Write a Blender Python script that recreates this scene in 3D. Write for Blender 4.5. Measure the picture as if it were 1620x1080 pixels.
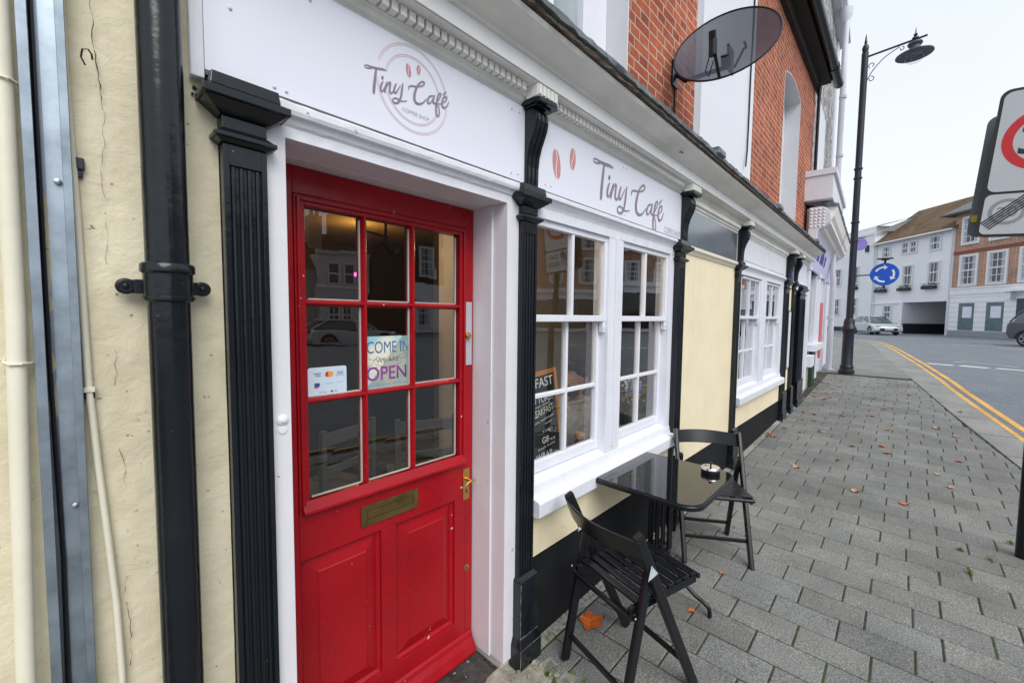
import bpy, math, random
from mathutils import Vector, Matrix
random.seed(7)
PI = math.pi
for o in list(bpy.data.objects): bpy.data.objects.remove(o)
S = bpy.context.scene
COL = S.collection

# ---------------------------------------------------------------- camera
cam_d = bpy.data.cameras.new('camera'); cam = bpy.data.objects.new('camera', cam_d); COL.objects.link(cam)
RIGHT = Vector((0.68477964, -0.72867622, 0.01038295))
DOWN = Vector((-0.03749196, -0.04945499, -0.99807242))
FWD = Vector((0.72778513, 0.6830704, -0.06118527))
mw = Matrix((( RIGHT.x, -DOWN.x, -FWD.x, 0.0), (RIGHT.y, -DOWN.y, -FWD.y, -1.25), (RIGHT.z, -DOWN.z, -FWD.z, 1.6), (0, 0, 0, 1)))
cam.matrix_world = mw
cam_d.sensor_width = 36; cam_d.lens = 660 / 1620 * 36
cam_d.clip_start = 0.02; cam_d.clip_end = 2000
S.camera = cam

# ---------------------------------------------------------------- world, sun, exposure
SUN_EL, SUN_AZ = math.radians(46), math.radians(205)
w = bpy.data.worlds.new('World'); S.world = w; w.use_nodes = True
nt = w.node_tree; nt.nodes.clear()
out = nt.nodes.new('ShaderNodeOutputWorld'); bg = nt.nodes.new('ShaderNodeBackground')
sky = nt.nodes.new('ShaderNodeTexSky'); sky.sky_type = 'NISHITA'; sky.sun_disc = False
sky.sun_elevation = SUN_EL; sky.sun_rotation = SUN_AZ
scl = nt.nodes.new('ShaderNodeVectorMath'); scl.operation = 'SCALE'; scl.inputs['Scale'].default_value = 0.10
nt.links.new(sky.outputs[0], scl.inputs[0])
tc = nt.nodes.new('ShaderNodeTexCoord'); ns = nt.nodes.new('ShaderNodeTexNoise'); ns.inputs['Scale'].default_value = 1.6
ns.inputs['Detail'].default_value = 5
nt.links.new(tc.outputs['Generated'], ns.inputs['Vector'])
cr = nt.nodes.new('ShaderNodeValToRGB'); cr.color_ramp.elements[0].position = .3; cr.color_ramp.elements[1].position = .75
cr.color_ramp.elements[0].color = (.72, .78, .86, 1); cr.color_ramp.elements[1].color = (.84, .875, .92, 1)
nt.links.new(ns.outputs[0], cr.inputs[0])
mx = nt.nodes.new('ShaderNodeMixRGB'); mx.inputs[0].default_value = .93      # overcast layer over the clear sky
nt.links.new(scl.outputs[0], mx.inputs[1]); nt.links.new(cr.outputs[0], mx.inputs[2])
nt.links.new(mx.outputs[0], bg.inputs[0]); bg.inputs[1].default_value = 1.0
nt.links.new(bg.outputs[0], out.inputs[0])
sd = bpy.data.lights.new('sun', 'SUN'); sd.energy = 2.1; sd.angle = math.radians(40); sd.color = (1.0, .97, .93)
so = bpy.data.objects.new('sun', sd); COL.objects.link(so)
sdir = Vector((math.sin(SUN_AZ) * math.cos(SUN_EL), math.cos(SUN_AZ) * math.cos(SUN_EL), math.sin(SUN_EL)))
so.rotation_euler = sdir.to_track_quat('Z', 'Y').to_euler()
S.view_settings.view_transform = 'Standard'; S.view_settings.look = 'None'
S.view_settings.exposure = 0.30; S.view_settings.gamma = 1
S.render.engine = 'CYCLES'

# ---------------------------------------------------------------- helpers
class MB:
    def __init__(s): s.v = []; s.f = []; s.tone = None
    def add(s, vs, fs):
        n = len(s.v); s.v += [tuple(p) for p in vs]; s.f += [tuple(i + n for i in f) for f in fs]; return s
    def box(s, x0, x1, y0, y1, z0, z1):
        return s.add([(x0,y0,z0),(x1,y0,z0),(x1,y1,z0),(x0,y1,z0),(x0,y0,z1),(x1,y0,z1),(x1,y1,z1),(x0,y1,z1)],
                     [(0,3,2,1),(4,5,6,7),(0,1,5,4),(1,2,6,5),(2,3,7,6),(3,0,4,7)])
    def frustum(s, a, b, z0, z1):       # a, b = (x0,x1,y0,y1)
        return s.add([(a[0],a[2],z0),(a[1],a[2],z0),(a[1],a[3],z0),(a[0],a[3],z0),(b[0],b[2],z1),(b[1],b[2],z1),(b[1],b[3],z1),(b[0],b[3],z1)],
                     [(0,3,2,1),(4,5,6,7),(0,1,5,4),(1,2,6,5),(2,3,7,6),(3,0,4,7)])
    def ext(s, prof, x0, x1, n=1, jit=0):      # closed polygon profile [(y,z)] extruded along x
        m = len(prof); vs = []; fs = []
        for i in range(n + 1):
            x = x0 + (x1 - x0) * i / n
            for (y, z) in prof: vs.append((x, y + random.uniform(-jit, jit), z + random.uniform(-jit, jit)))
        for i in range(n):
            for j in range(m):
                a = i * m + j; b = i * m + (j + 1) % m; fs.append((a, b, b + m, a + m))
        fs.append(tuple(range(m))[::-1]); fs.append(tuple(n * m + k for k in range(m)))
        return s.add(vs, fs)
    def extz(s, prof, z0, z1):                 # closed polygon [(x,y)] extruded along z
        m = len(prof)
        vs = [(x, y, z0) for x, y in prof] + [(x, y, z1) for x, y in prof]
        fs = [(j, (j + 1) % m, (j + 1) % m + m, j + m) for j in range(m)] + [tuple(range(m))[::-1], tuple(m + k for k in range(m))]
        return s.add(vs, fs)
    def exty(s, prof, y0, y1):                 # closed polygon [(x,z)] extruded along y
        m = len(prof)
        vs = [(x, y0, z) for x, z in prof] + [(x, y1, z) for x, z in prof]
        fs = [(j, (j + 1) % m, (j + 1) % m + m, j + m) for j in range(m)] + [tuple(range(m))[::-1], tuple(m + k for k in range(m))]
        return s.add(vs, fs)
    def tube(s, pts, r, n=10, cap=True, sx=1.0, up=None):
        pts = [Vector(p) for p in pts]; rs = r if isinstance(r, (list, tuple)) else [r] * len(pts)
        vs = []; fs = []
        t0 = (pts[1] - pts[0]).normalized()
        u = Vector(up) if up else (Vector((0, 0, 1)) if abs(t0.z) < .9 else Vector((1, 0, 0)))
        for i, p in enumerate(pts):
            t = (pts[min(i + 1, len(pts) - 1)] - pts[max(i - 1, 0)]).normalized()
            a = t.cross(u); a = a.normalized() if a.length > 1e-6 else Vector((1, 0, 0)); b = t.cross(a).normalized(); u = -b
            for k in range(n):
                an = 2 * PI * k / n; vs.append(p + (a * math.cos(an) * sx + b * math.sin(an)) * rs[i])
        for i in range(len(pts) - 1):
            for k in range(n):
                q = i * n + k; q2 = i * n + (k + 1) % n; fs.append((q, q2, q2 + n, q + n))
        if cap: fs.append(tuple(range(n))[::-1]); fs.append(tuple((len(pts) - 1) * n + k for k in range(n)))
        return s.add(vs, fs)
    def bar(s, p, q, w, h, up=(0, 0, 1)):      # rectangular bar p->q, w across, h along up
        p, q = Vector(p), Vector(q); t = (q - p).normalized(); u = Vector(up); a = t.cross(u).normalized(); b = a.cross(t).normalized()
        vs = []
        for c in (p, q):
            for (i, j) in ((-1, -1), (1, -1), (1, 1), (-1, 1)): vs.append(c + a * w / 2 * i + b * h / 2 * j)
        return s.add(vs, [(0, 3, 2, 1), (4, 5, 6, 7), (0, 1, 5, 4), (1, 2, 6, 5), (2, 3, 7, 6), (3, 0, 4, 7)])
    def lathe(s, prof, cx=0, cy=0, cz=0, n=24, M=None):   # prof [(r,z)]
        vs = []; fs = []
        for (r, z) in prof:
            for k in range(n):
                a = 2 * PI * k / n; p = Vector((r * math.cos(a), r * math.sin(a), z))
                if M: p = M @ p
                vs.append(p + Vector((cx, cy, cz)))
        for i in range(len(prof) - 1):
            for k in range(n):
                q = i * n + k; q2 = i * n + (k + 1) % n; fs.append((q, q2, q2 + n, q + n))
        fs.append(tuple(range(n))[::-1]); fs.append(tuple((len(prof) - 1) * n + k for k in range(n)))
        return s.add(vs, fs)
    def blob(s, c, r, n=8, m=6, jit=0):
        vs = []; fs = []
        rx, ry, rz = r if isinstance(r, tuple) else (r, r, r)
        for i in range(m + 1):
            th = PI * i / m
            for k in range(n):
                a = 2 * PI * k / n; j = 1 + random.uniform(-jit, jit)
                vs.append((c[0] + rx * j * math.sin(th) * math.cos(a), c[1] + ry * j * math.sin(th) * math.sin(a), c[2] + rz * j * math.cos(th)))
        for i in range(m):
            for k in range(n):
                q = i * n + k; q2 = i * n + (k + 1) % n; fs.append((q, q + n, q2 + n, q2))
        return s.add(vs, fs)
    def build(s, name, mat, parent=None, bevel=0, smooth=False, seg=2, loc=None, subd=0):
        me = bpy.data.meshes.new(name); me.from_pydata(s.v, [], s.f); me.update()
        import bmesh
        b = bmesh.new(); b.from_mesh(me); bmesh.ops.recalc_face_normals(b, faces=b.faces); b.to_mesh(me); b.free()
        o = bpy.data.objects.new(name, me); COL.objects.link(o)
        if mat: me.materials.append(mat)
        if parent: o.parent = parent
        if loc: o.location = loc
        if bevel:
            bm_ = o.modifiers.new('bevel', 'BEVEL'); bm_.width = bevel; bm_.segments = seg; bm_.limit_method = 'ANGLE'; bm_.angle_limit = math.radians(35)
        if subd:
            sm = o.modifiers.new('subd', 'SUBSURF'); sm.levels = subd; sm.render_levels = subd
        if smooth:
            for p in me.polygons: p.use_smooth = True
            try:
                me.set_sharp_from_angle(angle=math.radians(40))
            except Exception: pass
        return o

def thing(name, label, cat, loc=(0, 0, 0), rz=0, group=None, rot=None):
    o = bpy.data.objects.new(name, None); COL.objects.link(o); o.location = loc; o.rotation_euler = rot if rot else (0, 0, rz)
    o.empty_display_size = .1
    o['label'] = label; o['category'] = cat
    if group: o['group'] = group
    return o
def tag(o, label, cat, group=None):
    o['label'] = label; o['category'] = cat
    if group: o['group'] = group
    return o
def struct(o): o['kind'] = 'structure'; return o
def copy_tree(o, parent=None):
    c = o.copy(); COL.objects.link(c)
    if parent: c.parent = parent
    for ch in list(o.children): copy_tree(ch, c)
    return c

# ---------------------------------------------------------------- materials
def base(name):
    m = bpy.data.materials.new(name); m.use_nodes = True; n = m.node_tree
    return m, n, n.nodes['Principled BSDF']
def N(n, t, **k):
    x = n.nodes.new(t)
    for a, b in k.items():
        if a in x.inputs: x.inputs[a].default_value = b
        else: setattr(x, a, b)
    return x
def c4(c, k=1): return (min(c[0]*k, 1), min(c[1]*k, 1), min(c[2]*k, 1), 1)
def paint(name, col, rough=.5, metal=0, var=.08, vs=5, bump=0, bs=60, chip=None, chip_s=30, chip_t=.72, grime=0, spec=.5, coat=0, gcol=(.12, .1, .08), streak=False):
    m, n, p = base(name); L = n.links
    tc = N(n, 'ShaderNodeTexCoord'); 
    a = N(n, 'ShaderNodeTexNoise', Scale=vs, Detail=6.0, Roughness=.6); L.new(tc.outputs['Object'], a.inputs['Vector'])
    r = N(n, 'ShaderNodeValToRGB'); r.color_ramp.elements[0].position = .3; r.color_ramp.elements[1].position = .7
    r.color_ramp.elements[0].color = c4(col, 1 - var); r.color_ramp.elements[1].color = c4(col, 1 + var)
    L.new(a.outputs[0], r.inputs[0]); cur = r.outputs[0]
    if grime:
        g = N(n, 'ShaderNodeTexNoise', Scale=2.2, Detail=9.0, Roughness=.72)
        sm_ = N(n, 'ShaderNodeMapping'); sm_.inputs['Scale'].default_value = (7, 7, .7) if streak else (1, 1, 1); L.new(tc.outputs['Object'], sm_.inputs[0]); L.new(sm_.outputs[0], g.inputs['Vector'])
        mp = N(n, 'ShaderNodeMapRange'); mp.inputs[1].default_value = .52; mp.inputs[2].default_value = .78; mp.inputs[4].default_value = grime
        L.new(g.outputs[0], mp.inputs[0])
        x = N(n, 'ShaderNodeMixRGB'); L.new(mp.outputs[0], x.inputs[0]); L.new(cur, x.inputs[1]); x.inputs[2].default_value = c4(gcol); cur = x.outputs[0]
    if chip:
        g = N(n, 'ShaderNodeTexNoise', Scale=chip_s, Detail=3.0); L.new(tc.outputs['Object'], g.inputs['Vector'])
        gt = N(n, 'ShaderNodeMath', operation='GREATER_THAN'); gt.inputs[1].default_value = chip_t; L.new(g.outputs[0], gt.inputs[0])
        x = N(n, 'ShaderNodeMixRGB'); L.new(gt.outputs[0], x.inputs[0]); L.new(cur, x.inputs[1]); x.inputs[2].default_value = c4(chip); cur = x.outputs[0]
    L.new(cur, p.inputs['Base Color'])
    rr = N(n, 'ShaderNodeMapRange'); rr.inputs[3].default_value = max(rough - .12, .02); rr.inputs[4].default_value = min(rough + .15, 1)
    L.new(a.outputs[0], rr.inputs[0]); L.new(rr.outputs[0], p.inputs['Roughness'])
    p.inputs['Metallic'].default_value = metal; p.inputs['Specular IOR Level'].default_value = spec
    if coat: p.inputs['Coat Weight'].default_value = coat; p.inputs['Coat Roughness'].default_value = .12
    if bump:
        b = N(n, 'ShaderNodeTexNoise', Scale=bs, Detail=5.0); L.new(tc.outputs['Object'], b.inputs['Vector'])
        bp = N(n, 'ShaderNodeBump', Strength=bump, Distance=.01); L.new(b.outputs[0], bp.inputs['Height']); L.new(bp.outputs[0], p.inputs['Normal'])
    return m
def bricks(name, c1, c2, mort, bw=.225, rh=.075, ms=.010, bump=.6, noise_dark=None, far=False):
    m, n, p = base(name); L = n.links
    tc = N(n, 'ShaderNodeTexCoord'); sp = N(n, 'ShaderNodeSeparateXYZ'); cb = N(n, 'ShaderNodeCombineXYZ')
    L.new(tc.outputs['Object'], sp.inputs[0]); ad = N(n, 'ShaderNodeMath', operation='ADD'); L.new(sp.outputs[0], ad.inputs[0]); L.new(sp.outputs[1], ad.inputs[1])
    L.new(ad.outputs[0], cb.inputs[0]); L.new(sp.outputs[2], cb.inputs[1])
    # slight waviness
    wn = N(n, 'ShaderNodeTexNoise', Scale=3.0); L.new(tc.outputs['Object'], wn.inputs['Vector'])
    wv = N(n, 'ShaderNodeVectorMath', operation='SCALE'); wv.inputs['Scale'].default_value = .012; L.new(wn.outputs['Color'], wv.inputs[0])
    va = N(n, 'ShaderNodeVectorMath', operation='ADD'); L.new(cb.outputs[0], va.inputs[0]); L.new(wv.outputs[0], va.inputs[1])
    b = N(n, 'ShaderNodeTexBrick'); b.offset = .5; b.squash = .62; b.squash_frequency = 2; b.inputs['Scale'].default_value = 1
    b.inputs['Brick Width'].default_value = bw; b.inputs['Row Height'].default_value = rh; b.inputs['Mortar Size'].default_value = ms; b.inputs['Mortar Smooth'].default_value = .2
    b.inputs['Color1'].default_value = c4(c1); b.inputs['Color2'].default_value = c4(c2); b.inputs['Mortar'].default_value = c4(mort)
    b.inputs['Bias'].default_value = -.2
    L.new(va.outputs[0], b.inputs['Vector'])
    nz = N(n, 'ShaderNodeTexNoise', Scale=14.0, Detail=6.0); L.new(tc.outputs['Object'], nz.inputs['Vector'])
    mr = N(n, 'ShaderNodeMapRange'); mr.inputs[3].default_value = .55; mr.inputs[4].default_value = 1.45; L.new(nz.outputs[0], mr.inputs[0])
    mu = N(n, 'ShaderNodeVectorMath', operation='SCALE'); L.new(b.outputs['Color'], mu.inputs[0]); L.new(mr.outputs[0], mu.inputs['Scale'])
    so_ = N(n, 'ShaderNodeTexNoise', Scale=1.1, Detail=9.0, Roughness=.7); L.new(tc.outputs['Object'], so_.inputs['Vector'])
    sm = N(n, 'ShaderNodeMapRange'); sm.inputs[1].default_value = .35; sm.inputs[2].default_value = .68; sm.inputs[3].default_value = 1.1; sm.inputs[4].default_value = .66; L.new(so_.outputs[0], sm.inputs[0])
    m2 = N(n, 'ShaderNodeVectorMath', operation='SCALE'); L.new(mu.outputs[0], m2.inputs[0]); L.new(sm.outputs[0], m2.inputs['Scale']); mu = m2
    L.new(mu.outputs[0], p.inputs['Base Color']); p.inputs['Roughness'].default_value = .9; p.inputs['Specular IOR Level'].default_value = .25
    iv = N(n, 'ShaderNodeMath', operation='SUBTRACT'); iv.inputs[0].default_value = 1; L.new(b.outputs['Fac'], iv.inputs[1])
    hh = N(n, 'ShaderNodeMath', operation='MULTIPLY_ADD'); hh.inputs[1].default_value = .35; L.new(nz.outputs[0], hh.inputs[0]); L.new(iv.outputs[0], hh.inputs[2])
    bp = N(n, 'ShaderNodeBump', Strength=bump, Distance=.008); L.new(hh.outputs[0], bp.inputs['Height']); L.new(bp.outputs[0], p.inputs['Normal'])
    return m
def glass(name, refl=1.6, tint=(.93, .96, .95), wav=.0):
    m = bpy.data.materials.new(name); m.use_nodes = True; n = m.node_tree; n.nodes.clear(); L = n.links
    o = N(n, 'ShaderNodeOutputMaterial'); t = N(n, 'ShaderNodeBsdfTransparent'); t.inputs[0].default_value = c4(tint)
    g = N(n, 'ShaderNodeBsdfGlossy'); g.inputs['Roughness'].default_value = .0
    ge = N(n, 'ShaderNodeNewGeometry'); dt = N(n, 'ShaderNodeVectorMath', operation='DOT_PRODUCT'); L.new(ge.outputs['Normal'], dt.inputs[0]); L.new(ge.outputs['Incoming'], dt.inputs[1])
    ab = N(n, 'ShaderNodeMath', operation='ABSOLUTE'); L.new(dt.outputs['Value'], ab.inputs[0]); iv = N(n, 'ShaderNodeMath', operation='SUBTRACT'); iv.inputs[0].default_value = 1; L.new(ab.outputs[0], iv.inputs[1])
    pw = N(n, 'ShaderNodeMath', operation='POWER'); pw.inputs[1].default_value = 5; L.new(iv.outputs[0], pw.inputs[0])
    sc = N(n, 'ShaderNodeMath', operation='MULTIPLY_ADD'); sc.inputs[1].default_value = .96; sc.inputs[2].default_value = .04; L.new(pw.outputs[0], sc.inputs[0])      # both faces of a pane, either side
    k = N(n, 'ShaderNodeMath', operation='MULTIPLY'); k.use_clamp = True; k.inputs[1].default_value = refl; L.new(sc.outputs[0], k.inputs[0])
    x = N(n, 'ShaderNodeMixShader'); L.new(k.outputs[0], x.inputs[0]); L.new(t.outputs[0], x.inputs[1]); L.new(g.outputs[0], x.inputs[2])
    if wav:
        tc = N(n, 'ShaderNodeTexCoord'); b = N(n, 'ShaderNodeTexNoise', Scale=2.5, Detail=1.0); L.new(tc.outputs['Object'], b.inputs['Vector'])
        bp = N(n, 'ShaderNodeBump', Strength=wav, Distance=.02); L.new(b.outputs[0], bp.inputs['Height']); L.new(bp.outputs[0], g.inputs['Normal'])
    L.new(x.outputs[0], o.inputs[0]); return m
def emis(name, col, s):
    m = bpy.data.materials.new(name); m.use_nodes = True; n = m.node_tree; p = n.nodes['Principled BSDF']
    p.inputs['Base Color'].default_value = c4(col); p.inputs['Emission Color'].default_value = c4(col); p.inputs['Emission Strength'].default_value = s; return m

WHITE = paint('white_paint', (.75, .765, .83), .42, var=.03, bump=.12, bs=35, grime=.30, streak=True, gcol=(.46, .43, .38), chip=(.35, .3, .26), chip_s=45, chip_t=.76)
WHITE_SIGN = paint('sign_panel_white', (.76, .775, .87), .3, var=.015, vs=1.5)
WHITE_OLD = paint('weathered_white_paint', (.58, .56, .52), .6, var=.12, bump=.2, bs=30, grime=.35, gcol=(.3, .27, .22))
WHITE_JAMB = paint('white_gloss_paint', (.73, .72, .765),   .35, var=.03, bump=.1, bs=20, grime=.22, streak=True, gcol=(.45, .42, .40), chip=(.16, .13, .12), chip_s=36, chip_t=.75)
BLACK = paint('black_gloss_paint', (.007, .010, .014), .19, var=.25, bump=.17, bs=24, chip=(.17, .17, .15), chip_s=75, chip_t=.765, spec=.45)
BLACK_WALL = paint('black_masonry_paint', (.012, .013, .015), .7, var=.3, bump=.35, bs=60, spec=.2, grime=.35, gcol=(.035, .035, .032))
BLACK_METAL = paint('black_metal', (.008, .009, .012), .27, var=.15, bump=.03, bs=80, spec=.38)
LAMP_PAINT = paint('lamp_post_paint', (.014, .017, .026), .35, var=.15, spec=.5)
CREAM = paint('cream_render', (.83, .73, .51), .8, var=.05, vs=3, bump=.35, bs=70, streak=True, grime=.25, gcol=(.45, .38, .25))
RED = paint('red_door_paint', (.32, .004, .010), .26, var=.16, vs=3, bump=.14, bs=20, chip=(.70, .62, .60), chip_s=42, chip_t=.745, spec=.36, grime=.22, gcol=(.16, .004, .008))
PUTTY = paint('white_putty', (.42, .41, .38), .8, var=.2)
BRASS = paint('brass', (.62, .40, .13), .28, metal=1, var=.15, vs=12)
OLD_BRASS = paint('tarnished_brass', (.22, .155, .06), .42, metal=.85, var=.35, vs=9, bump=.15, bs=40, grime=.3, gcol=(.09, .07, .035))
STEEL = paint('brushed_steel', (.55, .56, .58), .4, metal=1, var=.08)
LEAD = paint('weathered_lead', (.15, .17, .18), .75, var=.55, vs=14, bump=.5, bs=25, grime=.5, gcol=(.045, .045, .035))
TIMBER = paint('rotten_timber', (.085, .065, .05), .9, var=.6, vs=18, bump=.8, bs=30)
STONE_C = paint('cornice_paint', (.82, .81, .77), .55, var=.07, vs=4, bump=.25, bs=40, grime=.38, gcol=(.42, .39, .33))
CONC = paint('rough_concrete', (.30, .28, .23), .95, var=.35, vs=9, bump=.9, bs=45, grime=.6, gcol=(.07, .085, .03))
GLASS = glass('window_glass', 3.8, wav=.07)
GLASS_D = glass('door_glass', 3.4, (.8, .83, .82), wav=.03)
FARGLASS = paint('far_window_glass', (.025, .03, .038), .08, var=.5, vs=1.2, spec=.8)
GALV = paint('galvanised_steel', (.33, .39, .45), .40, metal=.8, var=.22, vs=16)
PIPE_CREAM = paint('cream_painted_pipe', (.78, .74, .60), .45, var=.05, grime=.2, gcol=(.4, .36, .28), bump=.1, bs=30)

# stucco of the near wall
def stucco():
    m, n, p = base('rough_cream_stucco'); L = n.links
    tc = N(n, 'ShaderNodeTexCoord')
    a = N(n, 'ShaderNodeTexNoise', Scale=5.0, Detail=8.0, Roughness=.65); L.new(tc.outputs['Object'], a.inputs['Vector'])
    r = N(n, 'ShaderNodeValToRGB'); r.color_ramp.elements[0].position = .28; r.color_ramp.elements[1].position = .66
    r.color_ramp.elements[0].color = (.60, .54, .385, 1); r.color_ramp.elements[1].color = (.80, .74, .55, 1); L.new(a.outputs[0], r.inputs[0])
    s = N(n, 'ShaderNodeTexNoise', Scale=60.0, Detail=2.0); L.new(tc.outputs['Object'], s.inputs['Vector'])
    gt = N(n, 'ShaderNodeMapRange'); gt.inputs[1].default_value = .70; gt.inputs[2].default_value = .76; L.new(s.outputs[0], gt.inputs[0])
    x = N(n, 'ShaderNodeMixRGB'); L.new(gt.outputs[0], x.inputs[0]); L.new(r.outputs[0], x.inputs[1]); x.inputs[2].default_value = (.3, .25, .17, 1)
    L.new(x.outputs[0], p.inputs['Base Color']); p.inputs['Roughness'].default_value = .85; p.inputs['Specular IOR Level'].default_value = .3
    mp = N(n, 'ShaderNodeMapping'); mp.inputs['Scale'].default_value = (1, 1, 1.15); L.new(tc.outputs['Object'], mp.inputs[0])
    v = N(n, 'ShaderNodeTexNoise', Scale=15.0, Detail=11.0, Roughness=.66, Distortion=.35); L.new(mp.outputs[0], v.inputs['Vector'])
    bp = N(n, 'ShaderNodeBump', Strength=.55, Distance=.011); L.new(v.outputs[0], bp.inputs['Height']); L.new(bp.outputs[0], p.inputs['Normal'])
    return m
STUCCO = stucco()
BRICK = bricks('red_brick', (.47, .12, .057), (.25, .06, .036), (.50, .40, .31), bw=.205, rh=.068, ms=.006)
BRICK_F = bricks('far_red_brick', (.50, .17, .08), (.24, .13, .11), (.62, .54, .45), bw=.24, rh=.085, ms=.014, bump=.2)
FLINT = None
def flint():
    m, n, p = base('knapped_flint'); L = n.links; tc = N(n, 'ShaderNodeTexCoord')
    v = N(n, 'ShaderNodeTexVoronoi', Scale=11.0); L.new(tc.outputs['Object'], v.inputs['Vector'])
    r = N(n, 'ShaderNodeValToRGB'); r.color_ramp.elements[0].color = (.12, .12, .13, 1); r.color_ramp.elements[1].color = (.55, .54, .53, 1)
    sp = N(n, 'ShaderNodeSeparateXYZ'); L.new(v.outputs['Color'], sp.inputs[0]); L.new(sp.outputs[0], r.inputs[0]); L.new(r.outputs[0], p.inputs['Base Color'])
    bp = N(n, 'ShaderNodeBump', Strength=.8, Distance=.03); L.new(v.outputs['Distance'], bp.inputs['Height']); bp.invert = True; L.new(bp.outputs[0], p.inputs['Normal'])
    p.inputs['Roughness'].default_value = .7; return m
FLINT = flint()

# ---------------------------------------------------------------- ground
GP = [(-400, 0), (1.6, 0), (2.5, .02), (5.5, .10), (8, .19), (12, .40), (16, .47), (100, .5), (900, .5)]
def g(x, y=0):
    for (a, za), (b, zb) in zip(GP, GP[1:]):
        if a <= x <= b: return za + (zb - za) * (x - a) / (b - a)
    return .5
KJ = [(-8, -4.25), (0, -3.08), (6.38, -2.178), (9.05, -1.797), (11.93, -1.396), (19.7, -.635), (25, -.15), (28.3, .25), (31, 1.6), (33.5, 4.2), (36, 9), (38, 16)]
KE = [(-8, -4.5), (0, -3.36), (7.74, -2.335), (9.67, -2.08), (11.22, -1.885), (16.4, -1.40), (25.4, -.63), (29.0, -.15), (31.8, 1.3), (34.4, 4.0), (37, 9), (39, 16)]
def yat(P, x):
    for (a, ya), (b, yb) in zip(P, P[1:]):
        if a <= x <= b: return ya + (yb - ya) * (x - a) / (b - a)
    return P[0][1]
def speckle(name, col, dk, lt, sc=160, rough=.85, moss=0, bump=.5, attr=False, blot=.24):
    m, n, p = base(name); L = n.links; tc = N(n, 'ShaderNodeTexCoord')
    a = N(n, 'ShaderNodeTexNoise', Scale=sc, Detail=2.0); L.new(tc.outputs['Object'], a.inputs['Vector'])
    r = N(n, 'ShaderNodeValToRGB'); e = r.color_ramp.elements
    e[0].position = .34; e[0].color = c4(dk); e[1].position = .72; e[1].color = c4(lt); e.new(.5).color = c4(col); L.new(a.outputs[0], r.inputs[0])
    b = N(n, 'ShaderNodeTexNoise', Scale=1.7, Detail=8.0, Roughness=.65); L.new(tc.outputs['Object'], b.inputs['Vector'])
    mr = N(n, 'ShaderNodeMapRange'); mr.inputs[1].default_value = .3; mr.inputs[2].default_value = .7; mr.inputs[3].default_value = 1 - blot; mr.inputs[4].default_value = 1 + blot; L.new(b.outputs[0], mr.inputs[0])
    sc_ = N(n, 'ShaderNodeVectorMath', operation='SCALE'); L.new(r.outputs[0], sc_.inputs[0]); L.new(mr.outputs[0], sc_.inputs['Scale']); cur = sc_.outputs[0]
    if attr:
        at = N(n, 'ShaderNodeAttribute', attribute_name='tone'); x = N(n, 'ShaderNodeVectorMath', operation='MULTIPLY'); L.new(cur, x.inputs[0]); L.new(at.outputs['Color'], x.inputs[1]); cur = x.outputs[0]
        # chewing-gum spots and stains
        vv = N(n, 'ShaderNodeTexVoronoi', Scale=3.2); L.new(tc.outputs['Object'], vv.inputs['Vector'])
        gm = N(n, 'ShaderNodeMapRange'); gm.inputs[1].default_value = .085; gm.inputs[2].default_value = .05; gm.inputs[4].default_value = .55; L.new(vv.outputs['Distance'], gm.inputs[0])
        x2 = N(n, 'ShaderNodeMixRGB'); L.new(gm.outputs[0], x2.inputs[0]); L.new(cur, x2.inputs[1]); x2.inputs[2].default_value = (.09, .095, .09, 1); cur = x2.outputs[0]
    if moss:
        q = N(n, 'ShaderNodeTexNoise', Scale=2.3, Detail=7.0); L.new(tc.outputs['Object'], q.inputs['Vector'])
        mm = N(n, 'ShaderNodeMapRange'); mm.inputs[1].default_value = .5; mm.inputs[2].default_value = .62; mm.inputs[4].default_value = moss; L.new(q.outputs[0], mm.inputs[0])
        x = N(n, 'ShaderNodeMixRGB'); L.new(mm.outputs[0], x.inputs[0]); L.new(cur, x.inputs[1]); x.inputs[2].default_value = (.07, .095, .02, 1); cur = x.outputs[0]
    L.new(cur, p.inputs['Base Color']); p.inputs['Roughness'].default_value = rough; p.inputs['Specular IOR Level'].default_value = .35
    bp = N(n, 'ShaderNodeBump', Strength=bump, Distance=.003); L.new(a.outputs[0], bp.inputs['Height']); L.new(bp.outputs[0], p.inputs['Normal'])
    return m
PAVER = speckle('granite_paver', (.178, .183, .174), (.118, .122, .117), (.32, .32, .305), 150, attr=True)
JOINT = speckle('mossy_joint', (.045, .045, .038), (.02, .02, .018), (.09, .085, .07), 60, moss=.85)
KERB = speckle('kerb_stone', (.235, .235, .225), (.17, .17, .165), (.33, .33, .31), 120)
ASPH = speckle('road_asphalt', (.15, .168, .19), (.10, .115, .13), (.24, .26, .285), 60, blot=.12)
TARM = speckle('footway_surface', (.195, .198, .19), (.14, .145, .14), (.28, .28, .27), 120)
YEL = speckle('yellow_road_paint', (.66, .36, .075), (.40, .24, .08), (.75, .46, .13), 55, rough=.7)
WPAINT = speckle('white_road_paint', (.62, .63, .63), (.42, .43, .43), (.72, .72, .72), 40, rough=.7)

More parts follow.
